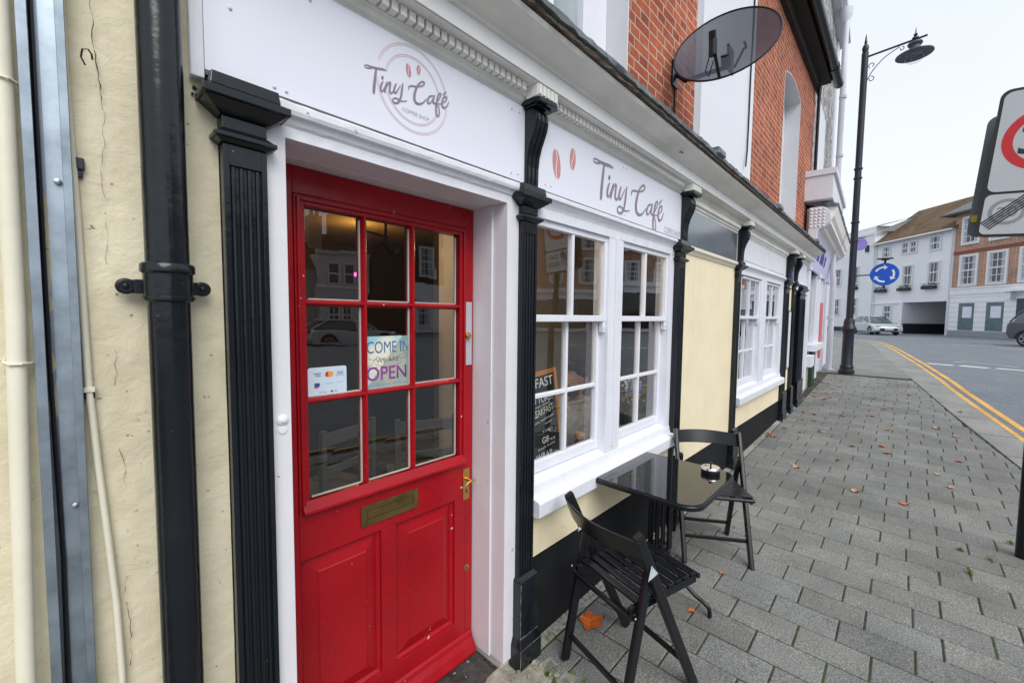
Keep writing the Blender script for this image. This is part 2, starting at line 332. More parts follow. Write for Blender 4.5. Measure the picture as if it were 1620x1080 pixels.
def sheet(name, mat, lower, upper, xs, dz, kind=True):
    b = MB(); vs = []; fs = []; ny = 3
    for x in xs:
        for k in range(ny + 1):
            y = lower(x) + (upper(x) - lower(x)) * k / ny; vs.append((x, y, g(x) + dz))
    for i in range(len(xs) - 1):
        for k in range(ny): q = i * (ny + 1) + k; fs.append((q, q + ny + 1, q + ny + 2, q + 1))
    b.add(vs, fs); o = b.build(name, mat)
    if kind: struct(o)
    return o
XS = sorted(set([-300, -60, -20, -8, -4, 0, 1.6, 2.5, 4, 5.5, 6.38, 7, 7.74, 8, 9.05, 9.67, 10.5, 11.22, 11.93, 12, 14, 16, 16.4, 19.7, 22, 25, 25.4, 28.3, 29, 30, 31, 31.8, 33.5, 34.4, 36, 37, 38, 45, 60, 100, 300, 800]))
sheet('ground', ASPH, lambda x: -500, lambda x: 700, XS, -.035)
XP = [x for x in XS if -8 <= x <= 38]
sheet('kerb_strip', KERB, lambda x: yat(KE, x), lambda x: yat(KJ, x), XP, 0)
kf = MB()
for a, b_ in zip(KE, KE[1:]): kf.add([(a[0], a[1], g(a[0])), (b_[0], b_[1], g(b_[0])), (b_[0], b_[1], g(b_[0]) - .1), (a[0], a[1], g(a[0]) - .1)], [(0, 1, 2, 3)])
struct(kf.build('kerb_face', KERB))
sheet('pavement_bed', JOINT, lambda x: yat(KJ, x), lambda x: .3, [x for x in XP if x < 11.8] + [11.78], -.006)
sheet('far_pavement', TARM, lambda x: yat(KJ, x), lambda x: 20, [11.80] + [x for x in XP if x > 11.8], -.001)
# kerb joints: thin dark grooves across the big kerb slabs
kg = MB()
x = -6.0
while x < 30:
    kg.add([(x, yat(KJ, x), g(x) + .0025), (x + .014, yat(KJ, x), g(x) + .0025), (x + .04, yat(KE, x), g(x) + .0025), (x + .026, yat(KE, x), g(x) + .0025)], [(0, 1, 2, 3)]); x += .92
for a, b_ in zip(KJ[:-3], KJ[1:-3]):
    kg.add([(a[0], a[1] - .008, g(a[0]) + .003), (b_[0], b_[1] - .008, g(b_[0]) + .003), (b_[0], b_[1] + .008, g(b_[0]) + .003), (a[0], a[1] + .008, g(a[0]) + .003)], [(0, 1, 2, 3)])
kg.add([(11.755, -1.42, .3895), (11.80, -1.42, .3925), (11.80, 0, .3925), (11.775, 0, .3915)], [(0, 1, 2, 3)])
struct(kg.build('kerb_joints', JOINT))
# pavers: real blocks, each with its own tone
pv = []; pf = []; tones = []
x = -3.2
row = 0
while x < 11.6:
    x1 = x + .185
    y = -.055 - (.143 if row % 2 else .0) - random.uniform(-.02, .03) - .285*(row % 2 == 0)
    ylim = yat(KJ, x) + .012
    ycur = -.055
    while ycur > ylim + .02:
        yn = max(y, ylim)
        if ycur - yn > .03 and not (x1 < 1.50 and ycur > -.52):
            j = .0033 + random.uniform(0, .0012); dz = random.uniform(-.0012, .0015); b = .004
            X0, X1, Y0, Y1 = x + j, x1 - j, yn + j, ycur - j
            n0 = len(pv); z0 = g(x) ; z1 = g(x1)
            pv += [(X0, Y0, z0 - .012), (X1, Y0, z1 - .012), (X1, Y1, z1 - .012), (X0, Y1, z0 - .012),
                   (X0, Y0, z0 - b + dz), (X1, Y0, z1 - b + dz), (X1, Y1, z1 - b + dz), (X0, Y1, z0 - b + dz),
                   (X0 + b, Y0 + b, z0 + dz), (X1 - b, Y0 + b, z1 + dz), (X1 - b, Y1 - b, z1 + dz), (X0 + b, Y1 - b, z0 + dz)]
            pf += [(n0, n0+1, n0+5, n0+4), (n0+1, n0+2, n0+6, n0+5), (n0+2, n0+3, n0+7, n0+6), (n0+3, n0, n0+4, n0+7),
                   (n0+4, n0+5, n0+9, n0+8), (n0+5, n0+6, n0+10, n0+9), (n0+6, n0+7, n0+11, n0+10), (n0+7, n0+4, n0+8, n0+11), (n0+8, n0+9, n0+10, n0+11)]
            t = random.uniform(.86, 1.10); ww = random.uniform(-.02, .02)
            tones += [(t + ww, t, t - ww, 1)] * 12
        ycur = yn; y = yn - .2855
    x = x1; row += 1
me = bpy.data.meshes.new('pavement'); me.from_pydata(pv, [], pf); me.update(); me.materials.append(PAVER)
ca = me.color_attributes.new('tone', 'FLOAT_COLOR', 'POINT')
for i, t in enumerate(tones): ca.data[i].color = t
struct(bpy.data.objects.new('pavement', me)); COL.objects.link(bpy.data.objects['pavement'])
# concrete apron by the step and the thin strip along the wall
ap = MB(); nx, ny = 22, 16; vs = []; fs = []
for i in range(nx + 1):
    for k in range(ny + 1):
        xx = .1 + 1.39 * i / nx; yy = -.52 + .54 * k / ny
        vs.append((xx + random.uniform(-.01, .012), yy, -.004 + random.uniform(-.004, .008)))
for i in range(nx):
    for k in range(ny): q = i * (ny + 1) + k; fs.append((q, q + ny + 1, q + ny + 2, q + 1))
struct(ap.add(vs, fs).build('concrete_apron', CONC, smooth=True))
st = MB()
for a, b_ in zip([1.5, 2.5, 4, 5.5, 7, 8], [2.5, 4, 5.5, 7, 8, 8.7]):
    st.add([(a, -.055, g(a) + .002), (b_, -.055, g(b_) + .002), (b_, .01, g(b_) + .012), (a, .01, g(a) + .012)], [(0, 1, 2, 3)])
struct(st.build('wall_foot_strip', speckle('wall_foot_mortar', (.30, .29, .27), (.16, .155, .14), (.40, .39, .36), 50, moss=.3)))
# yellow lines and white markings
def road_line(name, mat, pts, off0, off1, dz=-.031):
    b = MB(); vs = []; fs = []
    P = []
    for i in range(len(pts) - 1):
        for k in range(6):
            t = k / 6; P.append((pts[i][0] + (pts[i+1][0] - pts[i][0]) * t, pts[i][1] + (pts[i+1][1] - pts[i][1]) * t))
    P.append(pts[-1])
    for i, p in enumerate(P):
        a = P[max(i - 1, 0)]; c = P[min(i + 1, len(P) - 1)]; d = Vector((c[0] - a[0], c[1] - a[1])).normalized(); nrm = Vector((d.y, -d.x))
        for of in (off0, off1): vs.append((p[0] + nrm.x * of, p[1] + nrm.y * of, g(p[0]) + dz))
    for i in range(len(P) - 1): fs.append((2*i, 2*i+1, 2*i+3, 2*i+2))
    b.add(vs, fs); return struct(b.build(name, mat))
KY = [(-8, -4.5), (0, -3.36), (7.74, -2.335), (9.67, -2.08), (11.22, -1.885), (16.4, -1.40), (22, -.95), (25.4, -.63), (27.5, -.38), (29.0, -.15), (30.4, .3), (31.8, 1.3), (34.4, 4.0)]
road_line('yellow_line', YEL, KY, .02, .10)
road_line('yellow_line', YEL, KY, .18, .26)
mk = MB()
def quad(b, x0, y0, x1, y1, wd, dz=-.030):
    d = Vector((x1 - x0, y1 - y0)).normalized(); nn = Vector((-d.y, d.x)) * wd / 2
    b.add([(x0 + nn.x, y0 + nn.y, g(x0) + dz), (x1 + nn.x, y1 + nn.y, g(x1) + dz), (x1 - nn.x, y1 - nn.y, g(x1) + dz), (x0 - nn.x, y0 - nn.y, g(x0) + dz)], [(0, 1, 2, 3)])
y = -1.75
while y > -9:
    quad(mk, 15.9 - (y + 1.75) * -.22, y, 15.9 - (y + 1.45 - .62) * -.22, y - .48, .26); y -= .60
quad(mk, 16.9, -2.3, 17.5, -2.6, .05); quad(mk, 17.5, -2.6, 16.3, -3.4, .05)
quad(mk, 27.4, -1.6, 27.9, -2.6, .10); quad(mk, 28.0, -2.9, 30.0, -4.4, .10); quad(mk, 27.0, -4.2, 26.6, -6.8, .16)
quad(mk, 34.5, -1.2, 35.8, -2.5, .12); quad(mk, 37.5, -.9, 38.5, -2.6, .10)
struct(mk.build('road_marking', WPAINT))

# ================================================================ the cafe building
cafe = thing('cafe_building', 'red brick terrace with long white cornice over a cream, black and white cafe shopfront', 'building')
def pbox(name, mat, *b, parent=cafe, bevel=0, **k):
    m = MB()
    for q in b: m.box(*q)
    return m.build(name, mat, parent, bevel=bevel, **k)
# ground floor walls
wl = MB(); nx, nz = 90, 70; vs = []; fs = []
random.seed(3)
for i in range(nx + 1):
    for k in range(nz + 1):
        xx = -.9 + 1.17 * i / nx; zz = -.2 + 2.95 * k / nz
        vs.append((xx, .004 * math.sin(3 * zz + xx * 5) + random.uniform(-.0012, .0012), zz))
for i in range(nx):
    for k in range(nz): q = i * (nz + 1) + k; fs.append((q, q + nz + 1, q + nz + 2, q + 1))
wl.add(vs, fs); wl.box(-.9, .27, .02, .28, -.2, 2.75); wl.box(-5.2, -.9, 0, .28, -.2, 2.75)
wl.build('stucco_wall', STUCCO, cafe, smooth=True)
pbox('front_wall', BLACK_WALL, (1.47, 6.9, 0, .10, -.2, .44), (6.9, 8.62, 0, .10, -.2, .53))
pbox('cream_panel', CREAM, (1.47, 3.06, .0, .10, .441, .66), (3.20, 4.55, 0, .10, .441, 2.09), (4.66, 6.85, 0, .10, .441, .66), (7.12, 7.42, 0, .1, .531, 2.09))
pbox('fascia_backing', WHITE_OLD, (.27, 8.6, .01, .10, 2.10, 2.86), (.27, .42, .01, .26, -.1, 2.10), (1.29, 1.47, .01, .26, -.1, 2.10))
# cracks, hairline openings in the stucco
def ribbon(pts, ws, yoff=-.004, plane='xz'):
    b = MB(); vs = []; fs = []; P = [Vector(p) for p in pts]
    for i, p in enumerate(P):
        t = (P[min(i+1, len(P)-1)] - P[max(i-1, 0)]); t = t.normalized() if t.length > 1e-9 else Vector((0, 1)); nn = Vector((-t.y, t.x)) * ws[i] / 2
        vs += [(p.x + nn.x, yoff - i * 2e-6, p.y + nn.y), (p.x - nn.x, yoff - i * 2e-6, p.y - nn.y)]
    for i in range(len(P) - 1): fs.append((2*i, 2*i+1, 2*i+3, 2*i+2))
    return vs, fs
CRACK = paint('crack_shadow', (.11, .085, .055), .95, var=.5, vs=40)
def crack(x0, z0, x1, z1, wmax):
    pts = []; n = int(abs(z1 - z0) / .012) + 2; dx = 0
    for i in range(n):
        t = i / (n - 1); dx = dx * .75 + random.uniform(-.003, .003)
        pts.append((x0 + (x1 - x0) * t + dx, z0 + (z1 - z0) * t))
    v_, f_ = ribbon(pts, [wmax * random.uniform(.08, .85) for _ in pts], -.0065); cb = MB(); cb.add(v_, f_); cb.build('crack', CRACK, cafe)
crack(.052, 2.32, .066, 2.02, .0034); crack(.066, 2.02, .062, 1.84, .0012); crack(.064, 1.79, .066, 1.70, .0010); crack(.070, 1.52, .067, 1.44, .001)
crack(.069, 1.30, .071, 1.22, .0012); crack(.071, 1.01, .066, .97, .0016); crack(.070, .95, .071, .80, .0022)
DARKU = paint('dark_undercoat', (.03, .035, .05), .6, var=.4)
rg = MB(); rg.box(.018, .036, -.014, .004, 1.888, 1.912); rg.box(.019, .033, -.010, .004, 1.872, 1.887); rg.build('old_bracket', DARKU, cafe, bevel=.003)
for (x_, z_, r_) in ((.004, 2.03, .003), (-.012, 1.33, .006), (-.014, 1.31, .004), (.155, 1.86, .002), (.226, 2.13, .004), (.222, 2.115, .003)):
    chip = MB(); chip.blob((x_, .001, z_), (r_, .006, r_ * 1.1), 9, 5, .35); chip.build('blown_patch', DARKU, cafe, smooth=True)
nail = MB(); nail.tube([(.044, -.01, 2.10), (.038, -.03, 2.105), (.040, -.045, 2.115), (.048, -.045, 2.118), (.053, -.04, 2.112), (.054, -.035, 2.104)], .0016, 6)
nail.build('wall_hook', BLACK_METAL, cafe, smooth=True)

# pilasters
def pilaster(x0, x1, yf=-.032, zt=2.01, zb=.0, cap=True, console=True, ped=True, flutes=True):
    b = MB(); b.box(x0, x1, yf + .008, .05, zb, zt)
    w_ = x1 - x0; bd = w_ * .13
    b.box(x0, x0 + bd, yf, yf + .008, zb + .4, zt); b.box(x1 - bd, x1, yf, yf + .008, zb + .4, zt); b.box(x0 + bd, x1 - bd, yf, yf + .008, zt - .05, zt)
    nr = 4; step = (w_ - 2 * bd) / nr
    for i in range(nr):
        cx = x0 + bd + step * (i + .5); b.tube([(cx, yf + .008, zb + .4), (cx, yf + .008, zt - .052)], step * .36, 8)
    p = b.build('pilaster', BLACK, cafe, bevel=.0015)
    if cap:
        c = MB(); 
        def sl(o0, o1, z0, z1): c.frustum((x0 - o0, x1 + o0, yf - o0, .02), (x0 - o1, x1 + o1, yf - o1, .02), z0, z1)
        sl(.004, .016, zt + .001, zt + .010); sl(.020, .020, zt + .010, zt + .022); sl(.016, .002, zt + .022, zt + .034)
        sl(.001, .001, zt + .034, zt + .066); sl(.006, .040, zt + .066, zt + .092); sl(.046, .046, zt + .092, zt + .112); sl(.042, .030, zt + .112, zt + .120); sl(.028, .024, zt + .120, zt + .152)
        c.build('capital', BLACK, p, bevel=.003)
    if ped:
        c = MB(); o = .012
        c.box(x0 - o, x1 + o, yf - o - .012, .0, -.05, zb + .40); c.frustum((x0 - o, x1 + o, yf - o - .012, 0), (x0 - .001, x1 + .001, yf - .001, 0), zb + .401, zb + .414)
        c.box(x0 - o - .012, x1 + o + .012, yf - o - .026, .0, -.05, zb + .10); c.frustum((x0 - o - .012, x1 + o + .012, yf - o - .026, 0), (x0 - o - .001, x1 + o + .001, yf - o - .014, 0), zb + .1005, zb + .135)
        c.build('pedestal', BLACK, p, bevel=.003)
    if console:
        xm = (x0 + x1) / 2 - .010 + .020 * x0; hw = w_ * .42; c = MB()
        pr = [(.01, 2.165), (-.024, 2.165), (-.026, 2.20), (-.027, 2.25), (-.032, 2.295), (-.044, 2.335), (-.060, 2.37), (-.073, 2.40), (-.079, 2.43), (-.077, 2.455), (-.066, 2.475), (-.05, 2.482), (.01, 2.482)]
        c.ext(pr, xm - hw, xm + hw)
        for i in range(3):
            cx = xm - hw * .62 + hw * .62 * i
            c.ext([(y_ - (.005 if y_ < 0 else 0), z_) for y_, z_ in pr], cx - hw * .18, cx + hw * .18)
        a = .10
        c.box(xm - hw - .008, xm + hw + .008, -.085, .01, 2.484, 2.492)
        prof = [(xm - hw - .02, .01), (xm - hw - .02, -.075), (xm - hw - .005, -.105), (xm + hw + .01, -.115), (xm + hw + .035, -.10), (xm + hw + .035, .01)]
        c.extz(prof, 2.4925, 2.512)
        c.build('console_bracket', BLACK, p, bevel=.003)
        d = MB(); x2 = xm + hw + .035; x3 = xm - hw - .02
        d.box(x3, x2, -.100, -.036, 2.5125, 2.560)
        k = x3 + .004
        while k < x2 - .02: d.box(k, k + .019, -.108, -.099, 2.517, 2.556); k += .026
        d.build('dentil_block', STONE_C, p, bevel=.0015)
    return p
random.seed(5)
pil1 = pilaster(.272, .368, console=False)
pilaster(1.358, 1.458); pilaster(3.058, 3.195); pilaster(4.555, 4.665, zb=.07, console=True); pilaster(6.87, 7.10, zb=.15); pilaster(7.43, 7.58, zb=.17, console=True)
pilaster(7.95, 8.40, zb=.20, console=False, zt=1.97)

# worn pale arrises on the pedestal beside the door
we = MB(); random.seed(12)
PEDX, PEDY = 1.346, -.056
def wear(p0, p1, w_):
    n_ = 14; P0, P1 = Vector(p0), Vector(p1); side = Vector((w_, 0, 0)) if abs((P1-P0).z) > .05 else Vector((0, 0, w_)); vs = []
    for i in range(n_ + 1):
        c_ = P0.lerp(P1, i / n_); k_ = random.uniform(.15, 1); vs += [c_, c_ + side * k_]
    we.add(vs, [(2*i, 2*i+1, 2*i+3, 2*i+2) for i in range(n_)])
for (z0_, z1_, o_) in ((-.04, .098, .012), (.138, .395, 0)):
    wear((PEDX - o_ + .0008, PEDY - o_ * 1.17 - .0004, z0_), (PEDX - o_ + .0008, PEDY - o_ * 1.17 - .0004, z1_), .0032)
wear((PEDX - .010, -.0704, .094), (1.480, -.0704, .094), .003); wear((PEDX, -.0566, .139), (1.468, -.0566, .139), .0028)
we.build('worn_edge', paint('bare_edge', (.36, .34, .28), .8, var=.4, vs=30), cafe)
# cornice
pr = [(.1, 2.495), (-.004, 2.495), (-.012, 2.503), (-.022, 2.510), (-.026, 2.522), (-.036, 2.527), (-.036, 2.560), (-.100, 2.562), (-.102, 2.628), (-.112, 2.634), (-.116, 2.643), (-.135, 2.650), (-.165, 2.656), (-.19, 2.665), (-.212, 2.680), (-.222, 2.694), (.1, 2.70)]
cm = MB(); cm.ext(pr, .20, 8.66)
cornice = cm.build('cornice', STONE_C, cafe)
# paler front board of the cornice
fb = MB(); fb.box(.198, 8.662, -.1065, -.1022, 2.566, 2.627)
fb.build('front_board', WHITE_OLD if False else paint('cornice_board_white', (.82, .82, .82), .5, var=.05, bump=.15, bs=30, grime=.15, gcol=(.4, .37, .32)), cornice)
dn = MB(); dn2 = MB(); k = .24
while k < 3.03:
    if k < 1.335: dn.box(k, k + .0225, -.066, -.0362, 2.530, 2.559)
    elif k > 1.49: dn2.box(k, k + .0225, -.066, -.0362, 2.530, 2.559)
    k += .0315
dn.build('dentil_band', STONE_C, cornice, bevel=.0006, seg=1); dn2.build('dentil_band', STONE_C, cornice, bevel=.0006, seg=1)
xm_ = MB()
for (a, b_) in ((3.24, 4.54), (4.72, 6.86)): xm_.ext([(.01, 2.43), (-.008, 2.43), (-.012, 2.445), (-.022, 2.45), (-.026, 2.465), (-.04, 2.472), (-.044, 2.494), (.01, 2.4945)], a, b_)
xm_.build('bed_mould', STONE_C, cornice)
tm = MB(); tm.ext([(-.10, 2.703), (-.226, 2.697), (-.237, 2.699), (-.240, 2.712), (-.232, 2.718), (-.10, 2.722)], .18, 8.68, 220, .0035)
tm.build('edge_timber', TIMBER, cornice)
ld = MB(); ld.ext([(-.236, 2.7195), (-.248, 2.722), (-.250, 2.744), (-.235, 2.752), (.099, 2.862), (.099, 2.82), (-.1, 2.7245)], .17, 8.69, 200, .0034)
ld.build('lead_flashing', LEAD, cornice, smooth=True)
lb = MB()
for x_ in (3.10, 5.05, 7.6):
    lb.frustum((x_, x_ + .16, -.27, -.2), (x_ + .02, x_ + .17, -.26, -.12), 2.735, 2.785)
lb.build('lead_clip', LEAD, cornice, bevel=.008)
wl2 = MB()
for (x_, z_, d) in ((2.72, 2.655, .03),): wl2.tube([(x_, -.15, 2.652), (x_ - .01, -.165, 2.648), (x_ - .03, -.175, 2.640), (x_ - .02, -.18, 2.635)], .004, 5)
wl2.build('split_crack', CRACK, cornice)

# trim under the fascia boards
tr = MB()
tp = [(.02, 2.075), (-.006, 2.075), (-.007, 2.105), (-.014, 2.112), (-.020, 2.125), (-.032, 2.130), (-.036, 2.140), (-.036, 2.156), (-.030, 2.162), (.02, 2.166)]
tr.ext(tp, .372, 1.355, 30, .0006); 
tr.build('door_head_moulding', WHITE, cafe)
tr = MB(); tp2 = [(.02, 2.055), (-.003, 2.055), (-.004, 2.10), (-.010, 2.115), (-.024, 2.135), (-.034, 2.142), (-.034, 2.158), (-.028, 2.164), (.02, 2.166)]
tr.ext(tp2, 1.46, 3.055, 40, .0006); tr.build('window_head_moulding', WHITE, cafe)
tr = MB(); tr.ext([(.02, 2.085), (-.006, 2.09), (-.02, 2.115), (-.034, 2.125), (-.034, 2.150), (.02, 2.156)], 3.20, 4.55); tr.build('cream_ledge', paint('pale_ledge_paint', (.76, .72, .62), .5, var=.06, grime=.3, gcol=(.4, .34, .25)), cafe, bevel=.004); tr = MB(); tr.ext([(.02, 2.085), (-.006, 2.09), (-.02, 2.115), (-.034, 2.125), (-.034, 2.150), (.02, 2.156)], 7.105, 7.425)
tr.build('cream_ledge', CREAM, cafe, bevel=.004)
tr = MB(); tr.ext(tp2, 4.67, 6.86); tr.ext(tp2, 7.585, 8.60)
tr.build('window_head_moulding', WHITE, cafe)
# fascia panels that are not signs
GREYF = paint('grey_gloss_fascia', (.10, .125, .155), .12, var=.2, vs=1.4, spec=.7, coat=.6)
pbox('glossy_fascia_panel', GREYF, (3.24, 4.56, -.006, .02, 2.165, 2.43))
pbox('glossy_fascia_panel', GREYF, (7.13, 7.46, -.006, .02, 2.165, 2.495))
pbox('white_fascia_panel', WHITE, (4.72, 6.88, -.006, .02, 2.165, 2.43), (4.78, 5.78, -.012, -.0062, 2.20, 2.40), (5.86, 6.80, -.012, -.0062, 2.20, 2.40), (7.64, 8.58, -.006, .02, 2.165, 2.50), bevel=.004)

# door frame
jm = MB()
jm.box(.371, .42, -.010, .23, .0, 2.074); jm.box(1.285, 1.3565, -.010, .18, .035, 2.074)          # faces of the frame
jm.box(.371, 1.3565, -.0045, .18, 2.0745, 2.104)
jm.box(1.2765, 1.2848, .075, .23, .03, 2.074); jm.box(.4202, .428, .075, .18, 0, 2.074)                # stops
jm.box(.42, 1.285, .125, .23, 2.0725, 2.0742)
frame = jm.build('door_frame', WHITE_JAMB, cafe, bevel=.004)
bell = MB(); bell.lathe([(.015, 0), (.015, .003), (.012, .006), (.006, .008), (.005, .011), (.001, .012)], n=18, M=Matrix.Rotation(PI/2, 4, 'X'), cx=.397, cy=-.010, cz=1.306)
bell.lathe([(.012, 0), (.012, .003), (.001, .004)], n=14, M=Matrix.Rotation(PI/2, 4, 'X'), cx=.397, cy=-.010, cz=1.280)
bell.build('door_bell', WHITE, frame, smooth=True)
# step
STEP = paint('worn_black_timber_step', (.045, .042, .040), .8, var=.7, vs=14, bump=.9, bs=30, chip=(.25, .24, .22), chip_s=25, chip_t=.68)
sb = MB(); sb.ext([(.30, -.06), (.30, .004), (.12, .004), (.0, -.004), (-.045, -.012), (-.052, -.022), (-.05, -.10), (.30, -.10)], .40, 1.262, 24, .0015)
sb.build('door_step', STEP, cafe)

# the red door
door = MB()
yf, yb = .19, .235
DX0, DX1 = .421, 1.272
GX = [.540, .745, .957, 1.145]; GZ = [.980, 1.308, 1.636, 1.942]
def fr(b, x0, x1, z0, z1): b.box(x0, x1, yf, yb, z0, z1)
fr(door, DX0, .505, .008, 2.071); fr(door, 1.228, DX1, .008, 2.071)
fr(door, .505, 1.228, 1.985, 2.071); fr(door, .505, 1.228, .765, .925); fr(door, .505, 1.228, .008, .185); fr(door, .803, .868, .185, .765); fr(door, 1.166, 1.228, .185, .765)
door = door.build('door', RED, cafe, bevel=.0025)
door['label'] = 'red painted door with nine glass panes over two raised panels'
gm = MB()
# moulding around the glazed part, with the drip rail below
def ring(b, x0, x1, z0, z1, wd, y0, y1):
    b.box(x0, x0 + wd, y0, y1, z0, z1); b.box(x1 - wd, x1, y0, y1, z0, z1); b.box(x0 + wd, x1 - wd, y0, y1, z1 - wd, z1); b.box(x0 + wd, x1 - wd, y0, y1, z0, z0 + wd)
ring(gm, .506, 1.2275, .926, 1.984, .034, yf - .004, yb)
ring(gm, .513, 1.2205, .934, 1.977, .013, yf - .013, yf - .0045)
gm.ext([(yf - .004, .925), (yf - .026, .930), (yf - .024, .940), (yf - .004, .972)], .515, 1.2185)
gm.build('glazing_surround', RED, door, bevel=.003)
mb_ = MB()
def mpr(c, hw): return [(c - hw, yf + .016), (c - hw * .55, yf + .002), (c - hw * .25, yf - .004), (c + hw * .25, yf - .004), (c + hw * .55, yf + .002), (c + hw, yf + .016), (c + hw, yb), (c - hw, yb)]
for c in (GX[1] + .004, GX[2] - .002): mb_.extz(mpr(c, .0125), .955, 1.955)
for c in (GZ[1] - .001, GZ[2] + .001):
    mb_.ext([(b_, a_) for a_, b_ in mpr(c, .0120)], .535, 1.20)
mb_.build('glazing_bar', RED, door, bevel=.0015)
pt = MB()
xs_ = [.540, .749, .955, 1.194]; zs_ = [.960, 1.307, 1.637, 1.950]
for i in range(3):
    for k in range(3):
        a0, a1 = xs_[i] + .013, xs_[i+1] - .013; c0, c1 = zs_[k] + .012, zs_[k+1] - .012
        pt.box(a1 - .004, a1 + .001, yf + .013, yf + .020, c0, c1); pt.box(a0, a1, yf + .013, yf + .020, c0 - .001, c0 + .003)
pt.build('putty_line', PUTTY, door)
for i in range(3):
    for k in range(3):
        m_ = MB(); m_.add([(xs_[i], yf + .021, zs_[k]), (xs_[i+1], yf + .021 + random.uniform(-.0012, .0012), zs_[k]), (xs_[i+1], yf + .021 + random.uniform(-.0012, .0012), zs_[k+1]), (xs_[i], yf + .021, zs_[k+1])], [(0, 1, 2, 3)])
        m_.build('glass_pane', GLASS_D, door)
# lower raised panels
def rpanel(x0, x1, z0, z1):
    b = MB(); o = .012
    b.frustum((0, 0, 0, 0), (0, 0, 0, 0), 0, 0) if False else None
    y0, y1 = yf + .016, yf + .004; w_ = .042
    b.add([(x0, yf + .012, z0), (x1, yf + .012, z0), (x1, yf + .012, z1), (x0, yf + .012, z1),
           (x0 + .012, yf + .020, z0 + .012), (x1 - .012, yf + .020, z0 + .012), (x1 - .012, yf + .020, z1 - .012), (x0 + .012, yf + .020, z1 - .012),
           (x0 + .016 + w_, yf + .007, z0 + .016 + w_), (x1 - .016 - w_, yf + .007, z0 + .016 + w_), (x1 - .016 - w_, yf + .007, z1 - .016 - w_), (x0 + .016 + w_, yf + .007, z1 - .016 - w_),
           (x0 + .020 + w_, yf + .003, z0 + .020 + w_), (x1 - .020 - w_, yf + .003, z0 + .020 + w_), (x1 - .020 - w_, yf + .003, z1 - .020 - w_), (x0 + .020 + w_, yf + .003, z1 - .020 - w_)],
          [(a + i, a + (i + 1) % 4, a + 4 + (i + 1) % 4, a + 4 + i) for a in (0, 4, 8) for i in range(4)] + [(12, 13, 14, 15)])
    return b.build('raised_panel', RED, door)
rpanel(.5052, .8028, .1852, .7648); rpanel(.8682, 1.1658, .1852, .7648)
wb = MB(); wb.ext([(yf, .012), (yf - .045, .018), (yf - .047, .030), (yf - .030, .060), (yf - .014, .082), (yf - .010, .100), (yf, .108)], .4285, 1.265)
wb.build('weather_board', RED, door, bevel=.002)
# letter box
lbx = MB(); ring(lbx, .720, .968, .806, .885, .022, yf - .007, yf - .0005); lbx.box(.742, .946, yf - .003, yf - .0005, .828, .863)
lt = lbx.build('letter_box', OLD_BRASS, door, bevel=.002)
lf = MB(); lf.box(.746, .940, yf - .0055, yf - .0032, .8315, .8595); lf.build('flap', OLD_BRASS, lt, bevel=.001)
# yale plate, handle, escutcheons
pl = MB(); pl.box(1.208, 1.262, yf - .004, yf - .0003, 1.375, 1.66); ylk = pl.build('lock_plate', paint('grey_plate', (.50, .52, .55), .45, var=.05, metal=.3), door, bevel=.0015)
kn = MB(); RX = Matrix.Rotation(PI/2, 4, 'X')
kn.lathe([(.0001, .0), (.017, 0), (.017, .004), (.012, .006), (.012, .012), (.014, .014), (.010, .020), (.001, .021)], n=20, M=RX, cx=1.232, cy=yf - .004, cz=1.508); kn.build('lock_cylinder', BRASS, ylk, smooth=True)
hp = MB(); hp.box(1.212, 1.250, yf - .005, yf - .0003, .752, .898); hp_ = hp.build('handle_plate', BRASS, door, bevel=.0015)
lv = MB(); lv.lathe([(.0085, 0), (.0085, .006), (.006, .012), (.006, .034)], n=14, M=RX, cx=1.232, cy=yf - .005, cz=.850)
lv.tube([(1.252, yf - .040, .848), (1.240, yf - .042, .851), (1.225, yf - .040, .850), (1.205, yf - .040, .842), (1.185, yf - .040, .834), (1.172, yf - .042, .836), (1.167, yf - .046, .840)], [.004, .0055, .006, .005, .0045, .0045, .004], 10)
lv.build('lever', BRASS, hp_, smooth=True)
kh = MB(); kh.lathe([(.0035, 0), (.0035, .001)], n=10, M=RX, cx=1.232, cy=yf - .0052, cz=.797); kh.box(1.2302, 1.2338, yf - .0062, yf - .0052, .783, .796); kh.build('keyhole', BLACK_METAL, hp_)
es = MB(); es.lathe([(.014, 0), (.014, .002), (.012, .003)], n=20, M=RX, cx=1.237, cy=yf - .0003, cz=.424); es_ = es.build('escutcheon', BRASS, door, smooth=True)
kh = MB(); kh.lathe([(.003, 0), (.003, .001)], n=10, M=RX, cx=1.237, cy=yf - .0035, cz=.428); kh.box(1.2355, 1.2385, yf - .0045, yf - .0035, .416, .427); kh.build('keyhole', BLACK_METAL, es_)
kh = MB(); kh.box(1.222, 1.231, yf - .002, yf - .0003, 1.745, 1.775); kh.build('old_keyhole', BLACK_METAL, door)

